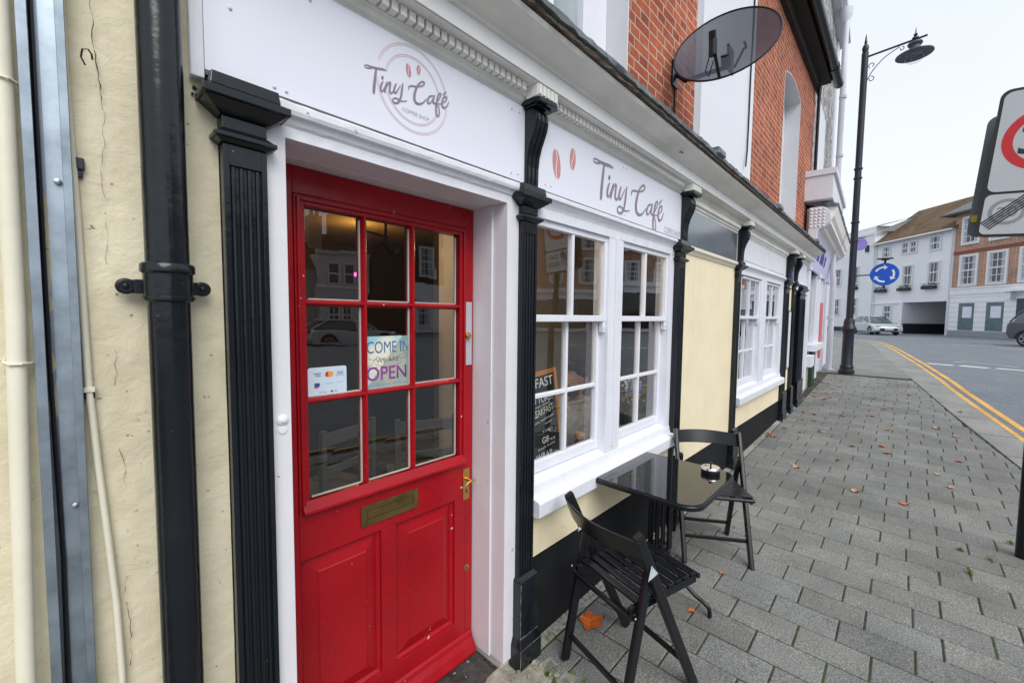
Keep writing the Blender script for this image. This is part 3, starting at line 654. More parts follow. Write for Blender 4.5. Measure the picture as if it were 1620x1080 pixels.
# sash windows
def sash_window(X0, X1, Z0, Z1, pairs, name='sash_window', blinds=False, vis=2.01):
    """X0..X1 outer, pairs = [(gx0, gx1)] glass openings"""
    b = MB(); zt = vis; zm = (Z0 + zt) / 2 + .165
    # jambs and head (proud face y=0)
    ed = [X0] + [v_ for p_ in pairs for v_ in p_] + [X1]
    b.box(X0, X1, -.0012, .10, zt + .045, 2.056)
    for i in range(0, len(ed), 2):
        b.box(ed[i], ed[i+1], -.0012, .10, Z0 - .03, zt + .045)
    if len(pairs) == 2:
        mxx = (pairs[0][1] + pairs[1][0]) / 2; b.box(mxx - .016, mxx + .016, -.010, -.0014, Z0, zt + .045)
    wf = b.build('window', WHITE, cafe, bevel=.004)
    wf['label'] = 'white double sash window with four small panes in each sash' if blinds is False else 'white sash window with pale lining behind its panes'
    sl = MB(); sl.ext([(.09, Z0 - .005), (-.003, Z0 - .035), (-.012, Z0 - .085), (-.055, Z0 - .095), (-.062, Z0 - .103), (-.062, Z0 - .168), (-.04, Z0 - .176), (.0, Z0 - .18), (.09, Z0 - .18)], X0 - .005, X1 + .015)
    sl.build('sill', WHITE, wf, bevel=.003)
    for (a, c) in pairs:
        for (z0, z1, y0, up) in ((zm, zt + .045, .012, True), (Z0 - .01, zm + .012, .050, False)):
            s_ = MB(); st = .028 if up else .034; rb = .030 if up else .055; y1 = y0 + .034
            if not up: s_.box(a, c, y0, y1, z0, z0 + rb); s_.box(a, c, y0, y1, z1 - .022, z1)
            else: s_.box(a, c, y0, y1, z0 - .012, z0 + .022); s_.box(a, c, y0, y1, z1 - .032, z1)
            zA = z0 + (rb if not up else .022); zB = z1 - (.022 if not up else .032)
            s_.box(a, a + st, y0, y1, zA, zB); s_.box(c - st, c, y0, y1, zA, zB)
            xm = (a + c) / 2 + (.0 if up else .012); s_.box(xm - .010, xm + .010, y0 + .004, y1, zA, zB)
            if not up:
                zh = (Z0 + zm) / 2 - .005; s_.box(a + st, xm - .0101, y0 + .0045, y1 - .001, zh - .010, zh + .010); s_.box(xm + .0101, c - st, y0 + .0045, y1 - .001, zh - .010, zh + .010)
            else:   # horns
                for hx in (a + .003, c - .028): s_.box(hx, hx + .025, y0 + .002, y1 - .002, z0 - .075, z0 - .0125); s_.box(hx + .002, hx + .023, y0 - .002, y1 - .006, z0 - .055, z0 - .035)
            q = s_.build('sash', WHITE, wf, bevel=.003)
            gl = MB(); gl.add([(a + .01, y0 + .022, z0), (c - .01, y0 + .0225, z0), (c - .01, y0 + .0215, z1), (a + .01, y0 + .022, z1)], [(0, 1, 2, 3)]); gl.build('glass_pane', GLASS, wf)
    return wf
sash_window(1.40 + .07, 3.056, .83, 2.05, [(1.475, 2.140), (2.300, 2.985)])
W2 = sash_window(4.70, 6.86, .87, 2.05, [(4.80, 5.62), (5.90, 6.68)], blinds=True)
LIN = paint('pale_curtain_cloth', (.42, .45, .5), .9, var=.15, vs=4)
cu = MB(); pts = []; n = 120
vs = []; fs = []
for i in range(n + 1):
    xx = 4.72 + 2.1 * i / n; yy = .17 + .02 * math.sin(i * .9) + .008 * math.sin(i * 2.3); vs += [(xx, yy, .75), (xx, yy, 2.06)]
for i in range(n): fs.append((2*i, 2*i+2, 2*i+3, 2*i+1))
cu.add(vs, fs).build('curtain', LIN, W2, smooth=True)
ns_ = MB(); ns_.box(7.19, 7.36, -.02, -.001, .86, 1.72); nb = ns_.build('menu_frame', paint('dark_grey_frame', (.06, .07, .075), .4), cafe, bevel=.003)
ns_ = MB(); ns_.box(7.205, 7.345, -.0225, -.0202, .88, 1.70); ns_.build('menu_panel', WHITE, nb)

# the room behind the front
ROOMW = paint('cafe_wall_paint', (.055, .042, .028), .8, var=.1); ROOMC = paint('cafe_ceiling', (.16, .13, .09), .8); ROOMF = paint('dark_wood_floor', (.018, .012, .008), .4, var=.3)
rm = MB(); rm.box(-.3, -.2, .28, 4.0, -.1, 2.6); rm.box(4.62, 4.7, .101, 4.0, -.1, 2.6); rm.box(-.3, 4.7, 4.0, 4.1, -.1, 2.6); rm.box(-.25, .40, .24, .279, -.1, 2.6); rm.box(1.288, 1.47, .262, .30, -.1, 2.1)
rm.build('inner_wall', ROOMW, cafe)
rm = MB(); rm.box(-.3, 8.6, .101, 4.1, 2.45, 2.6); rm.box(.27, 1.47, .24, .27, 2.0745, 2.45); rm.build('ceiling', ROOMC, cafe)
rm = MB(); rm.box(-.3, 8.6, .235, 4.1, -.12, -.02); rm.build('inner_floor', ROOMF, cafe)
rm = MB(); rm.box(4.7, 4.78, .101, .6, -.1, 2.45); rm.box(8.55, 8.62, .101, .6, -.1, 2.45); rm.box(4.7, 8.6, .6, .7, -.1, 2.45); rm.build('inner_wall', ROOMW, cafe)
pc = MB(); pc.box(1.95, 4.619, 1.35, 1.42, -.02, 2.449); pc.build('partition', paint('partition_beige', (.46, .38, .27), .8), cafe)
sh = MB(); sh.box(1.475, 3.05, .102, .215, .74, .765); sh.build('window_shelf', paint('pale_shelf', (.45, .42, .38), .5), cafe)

# upper brick wall with openings (y = .10)
yw = .10
bw = MB()
ops = [(-2, 1.25, 2.7, 2.7), (1.25, 2.475, 2.95, 5.2), (3.60, 5.32, 2.9, 5.4), (6.82, 7.99, 2.95, 4.98)]
def wallseg(x0, x1, z0, z1): bw.box(x0, x1, yw, yw + .26, z0, z1)
wallseg(-5.2, 1.25, 2.70, 5.80); wallseg(1.25, 2.475, 5.2, 5.8); wallseg(1.25, 2.475, 2.70, 2.95); wallseg(2.475, 3.60, 2.70, 5.80)
wallseg(3.60, 5.32, 5.4, 5.8); wallseg(3.6, 5.32, 2.70, 2.9); wallseg(5.32, 6.82, 2.70, 5.8); wallseg(6.82, 7.99, 2.7, 2.95); wallseg(7.99, 9.24, 2.70, 5.8)
# segmental head of the far opening
arc = [(6.82, 4.985)] + [(6.82 + 1.17 * t / 10, 4.98 + .12 * math.sin(PI * t / 10)) for t in range(1, 10)] + [(7.99, 4.98), (7.99, 5.8), (6.82, 5.8)]
bw.exty(arc, yw, yw + .26)
bw.build('brick_wall', BRICK, cafe)
RV = paint('reveal_plaster', (.62, .63, .66), .6, var=.05)
rv = MB()
rv.box(1.25, 2.475, yw + .2, yw + .25, 2.95, 5.2); 
rv.box(2.462, 2.4745, yw - .001, yw + .199, 2.951, 5.199)
rv.build('window_reveal', RV, cafe)
uw = MB()
uw.box(1.30, 1.36, yw + .11, yw + .199, 2.951, 5.199); uw.box(2.14, 2.23, yw + .11, yw + .199, 2.951, 5.199); uw.box(1.36, 2.14, yw + .11, yw + .199, 2.951, 3.02)
uw.box(1.83, 1.87, yw + .12, yw + .19, 3.02, 5.19); uw.box(2.23, 2.461, yw + .15, yw + .199, 2.951, 5.199)
uwo = uw.build('window', WHITE, cafe, bevel=.004)
uwo['label'] = 'white upstairs window partly seen above the cornice'
ug = MB(); ug.add([(1.36, yw + .150, 3.02), (2.14, yw + .150, 3.02), (2.14, yw + .150, 5.19), (1.36, yw + .150, 5.19)], [(0, 1, 2, 3)]); ug.build('glass_pane', FARGLASS if False else paint('curtained_glass', (.33, .40, .42), .1, var=.3, vs=3, spec=.8), uwo)
bd = MB(); bd.box(3.74, 5.319, yw - .004, yw + .08, 2.901, 5.399); bd.build('boarded_window', paint('white_board', (.72, .745, .80), .5, var=.03, vs=1.5), cafe, bevel=.003)
bd = MB(); bd.box(3.601, 3.739, yw + .05, yw + .1, 2.901, 5.399); bd.build('window_reveal', RV, cafe)
bd = MB(); bd.box(6.82, 7.99, yw + .2, yw + .25, 2.951, 5.1); bd.box(6.8205, 6.832, yw - .002, yw + .199, 2.951, 4.97); bd.box(7.978, 7.9895, yw - .002, yw + .199, 2.951, 4.97); bd.box(7.3, 7.36, yw + .16, yw + .199, 2.951, 5.09); bd.build('boarded_window', RV, cafe)
sf_ = MB(); A0 = [(6.8205 + 1.169 * t / 10, 4.975 + .12 * math.sin(PI * t / 10)) for t in range(11)]
sf_.exty(A0 + [(x_, z_ - .012) for x_, z_ in A0[::-1]], yw - .002, yw + .199); sf_.build('window_reveal', RV, cafe)
# eaves
ev = MB(); ev.box(-5.2, 9.45, yw - .20, yw + .3, 5.78, 5.86); ev.box(-5.2, 9.45, yw - .06, yw - .0005, 5.62, 5.779); ev.build('eaves', paint('dark_eaves_timber', (.022, .018, .014), .8, var=.4), cafe)
gt_ = MB(); gt_.tube([(-5.2, yw - .27, 5.85), (9.75, yw - .27, 5.85)], .075, 12); gt_.tube([(9.0, yw - .27, 5.85), (9.1, yw - .27, 5.85)], .085, 12); gt_.build('gutter', BLACK_METAL, cafe, smooth=True)
rf = MB(); rf.add([(-5.2, yw - .3, 5.88), (9.45, yw - .3, 5.88), (9.45, 4.6, 8.6), (-5.2, 4.6, 8.6)], [(0, 1, 2, 3)]); rf.build('roof', paint('dark_roof_slate', (.08, .075, .07), .8, var=.3), cafe)
gb = MB(); gb.add([(-5.19, yw + .26, 2.6), (-5.19, 8, 2.6), (-5.19, 4.6, 8.5), (-5.19, yw + .26, 5.8)], [(0, 1, 2, 3)]); gb.add([(9.235, yw + .26, -.2), (9.235, 8, -.2), (9.235, 8, 5.8), (9.235, 4.6, 8.5), (9.235, yw + .26, 5.8)], [(0, 1, 2, 3, 4)]); gb.build('gable_wall', BRICK, cafe)

# ================================================================ fascia signs
def catmull(P, n=8):
    out = []
    for i in range(len(P) - 1):
        p0 = P[max(i-1, 0)]; p1 = P[i]; p2 = P[i+1]; p3 = P[min(i+2, len(P)-1)]
        for k in range(n):
            t = k / n
            out.append(tuple(.5 * ((2*p1[j]) + (-p0[j]+p2[j])*t + (2*p0[j]-5*p1[j]+4*p2[j]-p3[j])*t*t + (-p0[j]+3*p1[j]-3*p2[j]+p3[j])*t**3) for j in range(len(p1))))
    out.append(tuple(P[-1])); return out
# brush lettering as centre lines on the sign board: (x, z in metres, stroke weight)
SCRIPT = [[(0.7217, 2.3705, 6), (0.71, 2.3693, 14), (0.6921, 2.3644, 15), (0.6734, 2.3605, 13), (0.6587, 2.3595, 9), (0.6507, 2.3571, 7), (0.6481, 2.3527, 6), (0.6531, 2.3506, 7), (0.6659, 2.3547, 9), (0.6819, 2.3648, 6)],
 [(0.6864, 2.3614, 13), (0.684, 2.3444, 17), (0.6811, 2.3232, 19), (0.6787, 2.3023, 21), (0.6774, 2.2861, 17)],
 [(0.7079, 2.3452, 16), (0.7067, 2.3403, 14)],
 [(0.7097, 2.3327, 6), (0.705, 2.3244, 12), (0.701, 2.311, 15), (0.7021, 2.3013, 13), (0.7079, 2.3029, 9), (0.7146, 2.3163, 6), (0.7213, 2.3319, 6)],
 [(0.7237, 2.3363, 9), (0.7197, 2.3234, 14), (0.7172, 2.3123, 14), (0.7148, 2.3028, 11)],
 [(0.7172, 2.3106, 6), (0.7244, 2.327, 8), (0.7316, 2.3384, 10), (0.7355, 2.3376, 13), (0.733, 2.3236, 14), (0.7329, 2.3105, 14), (0.7393, 2.3081, 10), (0.7466, 2.3202, 6), (0.7531, 2.3366, 6)],
 [(0.7556, 2.3428, 10), (0.7498, 2.3284, 14), (0.7481, 2.3163, 14), (0.7542, 2.3152, 11), (0.7628, 2.3282, 7), (0.7711, 2.3437, 6)],
 [(0.7803, 2.3526, 10), (0.7769, 2.3319, 15), (0.7734, 2.3113, 15), (0.7663, 2.2928, 13), (0.7552, 2.2835, 11), (0.7447, 2.2831, 9), (0.7431, 2.2902, 8), (0.7512, 2.2977, 8), (0.7634, 2.2984, 8), (0.7766, 2.297, 7), (0.7951, 2.3052, 5)],
 [(0.8021, 2.3453, 6), (0.803, 2.3524, 8), (0.8129, 2.3598, 9), (0.8325, 2.3654, 8), (0.8525, 2.3747, 8), (0.8638, 2.385, 9), (0.8638, 2.3916, 10), (0.8539, 2.3891, 10), (0.8405, 2.375, 12), (0.8303, 2.3544, 16), (0.8245, 2.3323, 19), (0.827, 2.3163, 18), (0.8389, 2.3119, 14), (0.8568, 2.3207, 9), (0.8728, 2.3395, 6)],
 [(0.8997, 2.3604, 8), (0.8876, 2.3543, 11), (0.8792, 2.3408, 13), (0.8792, 2.3296, 12), (0.8885, 2.3323, 8), (0.8997, 2.3495, 6), (0.9073, 2.3655, 7)],
 [(0.9063, 2.3629, 10), (0.9016, 2.3476, 14), (0.9025, 2.3374, 11), (0.913, 2.3412, 6)],
 [(0.913, 2.3412, 5), (0.9255, 2.358, 7), (0.9342, 2.3749, 8), (0.9322, 2.3818, 8), (0.9235, 2.3724, 12), (0.9173, 2.3504, 15), (0.913, 2.328, 15), (0.9139, 2.3075, 13), (0.9206, 2.2985, 10), (0.9274, 2.3084, 9), (0.9264, 2.3252, 7), (0.9178, 2.3384, 6), (0.9318, 2.3451, 5), (0.942, 2.3542, 5)],
 [(0.94, 2.3511, 6), (0.9548, 2.3635, 8), (0.9608, 2.3757, 9), (0.9538, 2.3785, 9), (0.944, 2.3671, 12), (0.9391, 2.35, 14), (0.944, 2.338, 13), (0.9568, 2.3426, 9), (0.9698, 2.3652, 6)],
 [(0.944, 2.3801, 10), (0.9499, 2.3874, 9), (0.9578, 2.3961, 6)]]
def strokes(b, ST, fx, wk, y0):
    dy = 0
    for st in ST:
        P = catmull(st, 7)
        pts = [fx(p[0], p[1]) for p in P]; ws = [p[2] * wk for p in P]
        v_, f_ = ribbon(pts, ws, y0 - dy); b.add(v_, f_)
        for e, j in ((0, 0), (-1, -1)):     # round ends
            c = pts[e]; r_ = ws[j] / 2; m = 10
            b.add([(c[0], y0 - dy - 1e-4, c[1])] + [(c[0] + r_ * math.cos(2*PI*k/m), y0 - dy - 1e-4, c[1] + r_ * math.sin(2*PI*k/m)) for k in range(m)], [(0, 1 + k, 1 + (k+1) % m) for k in range(m)])
        dy += 1.5e-4
    return b
def text_mesh(b, body, x, z, h, y, width=None, rot=0, shear=0, flipx=1, plane=None, align='LEFT', offset=0):
    cu_ = bpy.data.curves.new('t', 'FONT'); cu_.body = body; cu_.size = 1; cu_.align_x = align; cu_.offset = offset; cu_.shear = shear
    ob = bpy.data.objects.new('t', cu_); COL.objects.link(ob); dg = bpy.context.evaluated_depsgraph_get(); dg.update()
    me_ = bpy.data.meshes.new_from_object(ob.evaluated_get(dg))
    vs = [v.co.copy() for v in me_.vertices]; fs = [tuple(p.vertices) for p in me_.polygons]
    bpy.data.objects.remove(ob); bpy.data.curves.remove(cu_); bpy.data.meshes.remove(me_)
    if not vs: return b
    x0 = min(v.x for v in vs); x1 = max(v.x for v in vs)
    kz = h / .70; kx = (width / (x1 - x0)) if width else kz
    o = []
    for v in vs:
        px = (v.x - (x0 if align == 'LEFT' else 0)) * kx; pz = v.y * kz
        qx = px * math.cos(rot) - pz * math.sin(rot); qz = px * math.sin(rot) + pz * math.cos(rot)
        o.append((x + qx * flipx, y, z + qz) if plane is None else plane(x + qx * flipx, z + qz))
    return b.add(o, fs)
def bean(b, cx, cz, rx, rz, tilt, y):
    m = 28; ct, s_ = math.cos(tilt), math.sin(tilt)
    def T(px, pz): return (cx + px * ct - pz * s_, cz + px * s_ + pz * ct)
    for side in (-1, 1):
        pts = []
        for k in range(m + 1):
            t = PI * k / m; pts.append((side * rx * math.sin(t), rz * math.cos(t)))
        for k in range(m, -1, -1):
            t = PI * k / m; zz = rz * math.cos(t); xx = rx * .28 * math.sin(zz / rz * PI * .9) + side * rx * .13
            if side * xx > rx * math.sin(t) - .0001 and side > 0: xx = side * rx * math.sin(t) * .98
            pts.append((xx, zz * .985))
        # strip between outer and inner outlines
        outer = pts[:m + 1]; inner = pts[m + 1:][::-1]; vs = []; fs = []
        for a_, c_ in zip(outer, inner):
            p = T(*a_); q = T(*c_); vs += [(p[0], y, p[1]), (q[0], y, q[1])]
        for k in range(m): fs.append((2*k, 2*k+1, 2*k+3, 2*k+2))
        b.add(vs, fs)
    return b
def circ(b, cx, cz, r, wd, y, skips=()):
    m = 120
    for k in range(m):
        a0, a1 = 2*PI*k/m, 2*PI*(k+1)/m; am = math.degrees((a0 + a1) / 2)
        if any(s0 <= am <= s1 for s0, s1 in skips): continue
        b.add([(cx + (r + e) * math.cos(a), y, cz + (r + e) * math.sin(a)) for a, e in ((a0, -wd/2), (a1, -wd/2), (a1, wd/2), (a0, wd/2))], [(0, 1, 2, 3)])
    return b
INK = paint('mauve_grey_lettering', (.255, .20, .25), .4, var=.03); PINK = paint('dusty_pink_print', (.58, .245, .22), .4, var=.03); PINKL = paint('pink_outline', (.62, .36, .34), .4, var=.02); INKG = paint('grey_lettering', (.42, .40, .48), .4, var=.02)
SC = paint('sign_screw_cap', (.6, .61, .68), .4)
def board(x0, x1, label):
    t = thing('fascia_sign', label, 'shop sign', (x0, 0, 2.174), group=None)
    b = MB(); b.box(x0, x1, -.014, -.002, 2.175, 2.494)
    o = b.build('sign_board', WHITE_SIGN, t, bevel=.001); o.matrix_parent_inverse = Matrix.Translation((-x0, 0, -2.174))
    return t
def under(t, o): o.parent = t; o.matrix_parent_inverse = Matrix.Translation(tuple(-v for v in t.location)); return o
s1 = board(.245, 1.384, 'white fascia sign over the red door with round logo reading Tiny Cafe Coffee Shop')
s2 = board(1.475, 3.165, 'wider white fascia sign over the window reading Tiny Cafe with two large coffee beans')
yS = -.0150
X_0, Z_0, X_1 = .656, 2.362, .982
b = MB(); strokes(b, SCRIPT, lambda x, z: (x, z), .00046, yS); under(s1, b.build('lettering', INK))
b = MB(); circ(b, .8245, 2.350, .1385, .0013, yS, ((163, 183), (355, 360), (0, 10))); circ(b, .8245, 2.350, .1330, .0012, yS, ((163, 183), (355, 360), (0, 10)))
circ(b, .8225, 2.347, .1075, .0013, yS, ((165, 200), (0, 10))); circ(b, .8225, 2.347, .1025, .0012, yS, ((165, 200), (0, 10)))
under(s1, b.build('logo_ring', PINKL))
b = MB(); bean(b, .803, 2.405, .0095, .0215, .15, yS); bean(b, .842, 2.423, .0078, .0168, -.08, yS); under(s1, b.build('coffee_bean_print', PINK))
b = MB(); text_mesh(b, 'COFFEE SHOP', .779, 2.268, .012, yS, width=.106); under(s1, b.build('small_lettering', INKG))
def scr(t, pts):
    b = MB()
    for (x, z) in pts: b.lathe([(.0045, 0), (.0045, .002), (.003, .0035), (.0005, .004)], n=12, M=RX, cx=x, cy=-.014, cz=z)
    under(t, b.build('screw_cap', SC, smooth=True))
scr(s1, [(.395, 2.192), (.424, 2.192), (.46, 2.46), (.49, 2.46), (1.30, 2.46), (1.345, 2.462), (1.30, 2.20), (1.34, 2.205), (.30, 2.34)])
scr(s2, [(1.53, 2.205), (1.57, 2.205), (2.25, 2.20), (2.28, 2.20), (2.25, 2.47), (2.29, 2.47), (3.02, 2.215), (3.0, 2.46)])
# sign 2: same lettering, bigger
kx = (2.846 - 1.952) / (X_1 - X_0)
def g2(x, z): return (1.952 + (x - X_0) * kx, 2.452 + (z - 2.366 - .18 * (x - X_0)) * 2.5)
b = MB(); strokes(b, SCRIPT, g2, .00125, yS); under(s2, b.build('lettering', INK))
b = MB(); bean(b, 1.612, 2.318, .030, .068, .17, yS); bean(b, 1.742, 2.376, .024, .054, -.04, yS); under(s2, b.build('coffee_bean_print', PINK))
b = MB(); text_mesh(b, 'COFFEE SHOP', 2.835, 2.186, .040, yS, width=.27); under(s2, b.build('small_lettering', INKG))
# dark strip standing in for the shadow gap below each board
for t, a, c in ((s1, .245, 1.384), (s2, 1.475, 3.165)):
    b = MB(); b.box(a, c, -.0175, -.003, 2.1625, 2.1742); under(t, b.build('gap_strip', paint('shadow_gap_dark', (.10, .085, .09), .5)))
b = MB(); b.box(.216, .2435, -.02, .01, 2.15, 2.60); b.build('fascia_end_board', WHITE, cafe, bevel=.003)

# ================================================================ pipes on the near wall
dp = thing('drainpipe', 'thick black cast iron drainpipe with a bolted collar on the cream stucco wall', 'drainpipe', (.155, -.075, 0))
def loc(t, o): return under(t, o)
b = MB(); b.tube([(.1535, -.072, -.02), (.1545, -.074, 1.665)], .0375, 28); b.tube([(.1545, -.074, 1.64), (.156, -.076, 4.2)], .0385, 28)
loc(dp, b.build('pipe', BLACK, smooth=True))
b = MB(); b.lathe([(.041, 0), (.0435, .002), (.0435, .060), (.048, .064), (.048, .078), (.0455, .082), (.040, .084)], cx=.1545, cy=-.074, cz=1.622, n=32)
b.lathe([(.046, 0), (.046, .008)], cx=.1545, cy=-.074, cz=1.626, n=32)
pr_ = [(.082, -.004), (.082, -.016), (.115, -.05), (.195, -.05), (.232, -.016), (.232, -.004)]
o = loc(dp, b.build('collar', BLACK, bevel=.001, smooth=True))
b = MB()
for sx, x_ in ((-1, .088), (1, .222)):
    b.lathe([(.017, 0), (.017, .010), (.015, .013), (.001, .013)], n=20, M=RX, cx=x_, cy=-.022, cz=1.655); b.box(min(x_, .1545), max(x_, .1545), -.034, -.024, 1.640, 1.670)
    b.lathe([(.006, 0), (.006, .005), (.001, .006)], n=8, M=RX, cx=x_, cy=-.034, cz=1.655)
b.box(.10, .21, -.05, -.02, 1.640, 1.670)
loc(dp, b.build('fixing_ear', BLACK, bevel=.002))

cp = thing('wall_pipe', 'round cream painted pipe clipped to the stucco, leftmost', 'pipe', (-.07, -.03, 0))
b = MB(); b.tube([(-.096, -.032, -.05), (-.080, -.032, .97), (-.0665, -.030, 1.60), (-.063, -.030, 2.5)], .0135, 20); loc(cp, b.build('pipe', PIPE_CREAM, smooth=True))
for z_, x_ in ((2.02, -.0635), (1.50, -.0685)):
    b = MB(); b.tube([(x_ - .016, -.006, z_ + .008), (x_ - .0165, -.03, z_ + .004), (x_ - .008, -.0465, z_), (x_ + .006, -.0465, z_), (x_ + .0165, -.03, z_), (x_ + .022, -.006, z_)], .0025, 6); loc(cp, b.build('clip', PIPE_CREAM, smooth=True))
cp = thing('wall_cable', 'thin pale cable running down beside the galvanised channel', 'cable', (.02, -.012, 0))
b = MB(); b.tube([(.052, -.010, .4), (.054, -.012, .80), (.0505, -.012, .96), (.042, -.012, 1.12), (.033, -.012, 1.28), (.0255, -.012, 1.44), (.0235, -.010, 1.60), (.021, -.010, 1.8), (.015, -.010, 2.05), (.010, -.010, 2.5)], .0066, 14); loc(cp, b.build('cable_run', PIPE_CREAM, smooth=True))
b = MB(); b.box(.017, .0345, -.021, .0, 1.432, 1.442); loc(cp, b.build('saddle_clip', PIPE_CREAM, bevel=.001))
b = MB(); b.box(.018, .034, -.016, .0, 1.418, 1.430); loc(cp, b.build('cable_tie', BLACK_METAL, bevel=.001))
gc = thing('cable_channel', 'galvanised steel cable channel fixed upright to the stucco wall', 'cable channel', (-.02, -.02, 0))
# folded lipped profile in plan, slightly out of plumb
pf_ = [(-.034, -.001), (-.034, -.032), (-.0335, -.034), (-.0185, -.034), (-.0185, -.032), (-.0315, -.0315), (-.0315, -.0035), (.0275, -.0035), (.0275, -.0315), (.0165, -.032), (.0165, -.034), (.0295, -.034), (.030, -.032), (.030, -.001)]
b = MB(); zs = [-.05, .9, 1.6, 2.1, 2.9]; cx_ = [-.020, -.0155, -.0125, -.012, -.012]; vs = []; fs = []; m_ = len(pf_)
for z_, c_ in zip(zs, cx_): vs += [(c_ + p[0], p[1], z_) for p in pf_]
for i in range(len(zs) - 1):
    for k in range(m_): a = i*m_+k; d = i*m_+(k+1) % m_; fs.append((a, d, d+m_, a+m_))
b.add(vs, fs); loc(gc, b.build('channel', GALV, bevel=.0006, seg=1))
b = MB(); b.add([(c_ - .006 + q, -.012 - .006 * (q > 0), z_) for z_, c_ in zip(zs, cx_) for q in (0, .034)], [(2*i, 2*i+1, 2*i+3, 2*i+2) for i in range(4)]); loc(gc, b.build('folded_web', GALV))
b = MB(); b.tube([(-.028, -.016, -.05), (-.029, -.018, .7), (-.024, -.016, 1.1), (-.028, -.017, 1.5), (-.025, -.017, 2.6)], .0038, 8); loc(gc, b.build('black_cable', BLACK_METAL, smooth=True))
for z_ in (1.855, 1.20):
    b = MB(); b.lathe([(.006, 0), (.0055, .003), (.002, .0045), (.0005, .0045)], n=12, M=RX, cx=-.003, cy=-.0185, cz=z_); loc(gc, b.build('screw', STEEL, smooth=True))

# ================================================================ satellite dish
sd_ = thing('satellite_dish', 'oval black mesh satellite dish on a wall bracket above the cornice', 'satellite dish', (3.03, -.3, 3.40))
az, el = math.radians(190), math.radians(30); nrm = Vector((math.cos(az)*math.cos(el), math.sin(az)*math.cos(el), math.sin(el)))
U = Vector((0, 0, 1)).cross(nrm).normalized(); V = nrm.cross(U).normalized()
def D(a, c, d): return U * a + V * c + nrm * d
DM, dn_, dp_ = base('perforated_dark_mesh')
dt = N(dn_, 'ShaderNodeBsdfTransparent'); dmx = N(dn_, 'ShaderNodeMixShader'); dmx.inputs[0].default_value = .86
dp_.inputs['Base Color'].default_value = (.035, .048, .072, 1); dp_.inputs['Roughness'].default_value = .35
dn_.links.new(dt.outputs[0], dmx.inputs[1]); dn_.links.new(dp_.outputs[0], dmx.inputs[2]); dn_.links.new(dmx.outputs[0], dn_.nodes['Material Output'].inputs[0])
b = MB(); vs = [D(0, 0, -.06)]; fs = []; K = 40
for r_ in range(1, 9):
    for k in range(K):
        a = 2*PI*k/K; q = r_ / 8; vs.append(D(.315*q*math.cos(a), .345*q*math.sin(a), -.06 + .06*q*q))
for k in range(K): fs.append((0, 1+k, 1+(k+1) % K))
for r_ in range(7):
    for k in range(K): fs.append((1+r_*K+k, 1+(r_+1)*K+k, 1+(r_+1)*K+(k+1) % K, 1+r_*K+(k+1) % K))
b.add(vs, fs).build('dish', DM, sd_, smooth=True)
b = MB(); b.tube([D(.317*math.cos(2*PI*k/48), .347*math.sin(2*PI*k/48), 0) for k in range(49)], .006, 6, cap=False); b.build('rim', BLACK_METAL, sd_, smooth=True)
b = MB(); b.tube([D(0, -.352, .0), D(-.012, -.32, .08), D(-.025, -.28, .155)], .010, 8); b.build('feed_arm', BLACK_METAL, sd_, smooth=True)
b = MB(); b.tube([D(-.03, -.315, .135), D(-.03, -.245, .185)], .024, 12); b.tube([D(-.035, -.235, .17), D(-.035, -.20, .215)], .022, 12); b.tube([D(-.05, -.31, .13), D(-.075, -.345, .07), D(-.06, -.35, .03), D(-.03, -.31, .10)], .0035, 6); b.build('receiver', BLACK_METAL, sd_, smooth=True)
b = MB(); b.tube([D(0, -.02, -.06), D(0, -.05, -.13)], .03, 10); b.tube([D(0, -.05, -.13), (.19, .33, -.04), (.16, .39, .02)], .016, 10); b.box(.10, .20, .385, .399, -.08, .10); b.box(.08, .2, .0, .012, -.12, .04); b.build('wall_bracket', BLACK_METAL, sd_, bevel=.002)
b = MB(); b.tube([D(.1, .1, -.09), D(.1, .16, -.13), D(.1, .18, -.18)], .008, 6); b.tube([D(.1, .05, -.1), D(.06, -.12, -.1)], .008, 6); b.build('back_brace', BLACK_METAL, sd_)
cb = MB(); cb.tube([(5.17, .085, 5.4), (5.165, .088, 4.6), (5.13, .085, 4.2), (5.125, .084, 3.7), (5.10, .08, 3.4), (5.03, .07, 3.22)], .008, 6)
tag(cb.build('loose_cable', BLACK_METAL, smooth=True), 'black cable hanging loose down the boarded upstairs window', 'cable')
cb = MB(); cb.tube([(3.175, .09, 3.46), (3.18, .09, 3.25), (3.195, .09, 3.0), (3.19, .07, 2.86)], .006, 6)
tag(cb.build('dish_cable', BLACK_METAL, smooth=True), 'short black cable dropping from the satellite dish to the cornice', 'cable')
sp_ = MB(); sp_.tube([(9.13, .03, 2.9), (9.13, .03, 3.75)], .045, 10); sp_.tube([(9.13, .03, 3.7), (9.15, .03, 5.7)], .025, 10); sp_.box(9.07, 9.19, -.01, .09, 2.86, 2.95)
tag(sp_.build('soil_pipe', BLACK_METAL, smooth=True), 'black pipe at the far end of the red brick wall above the cornice', 'drainpipe')

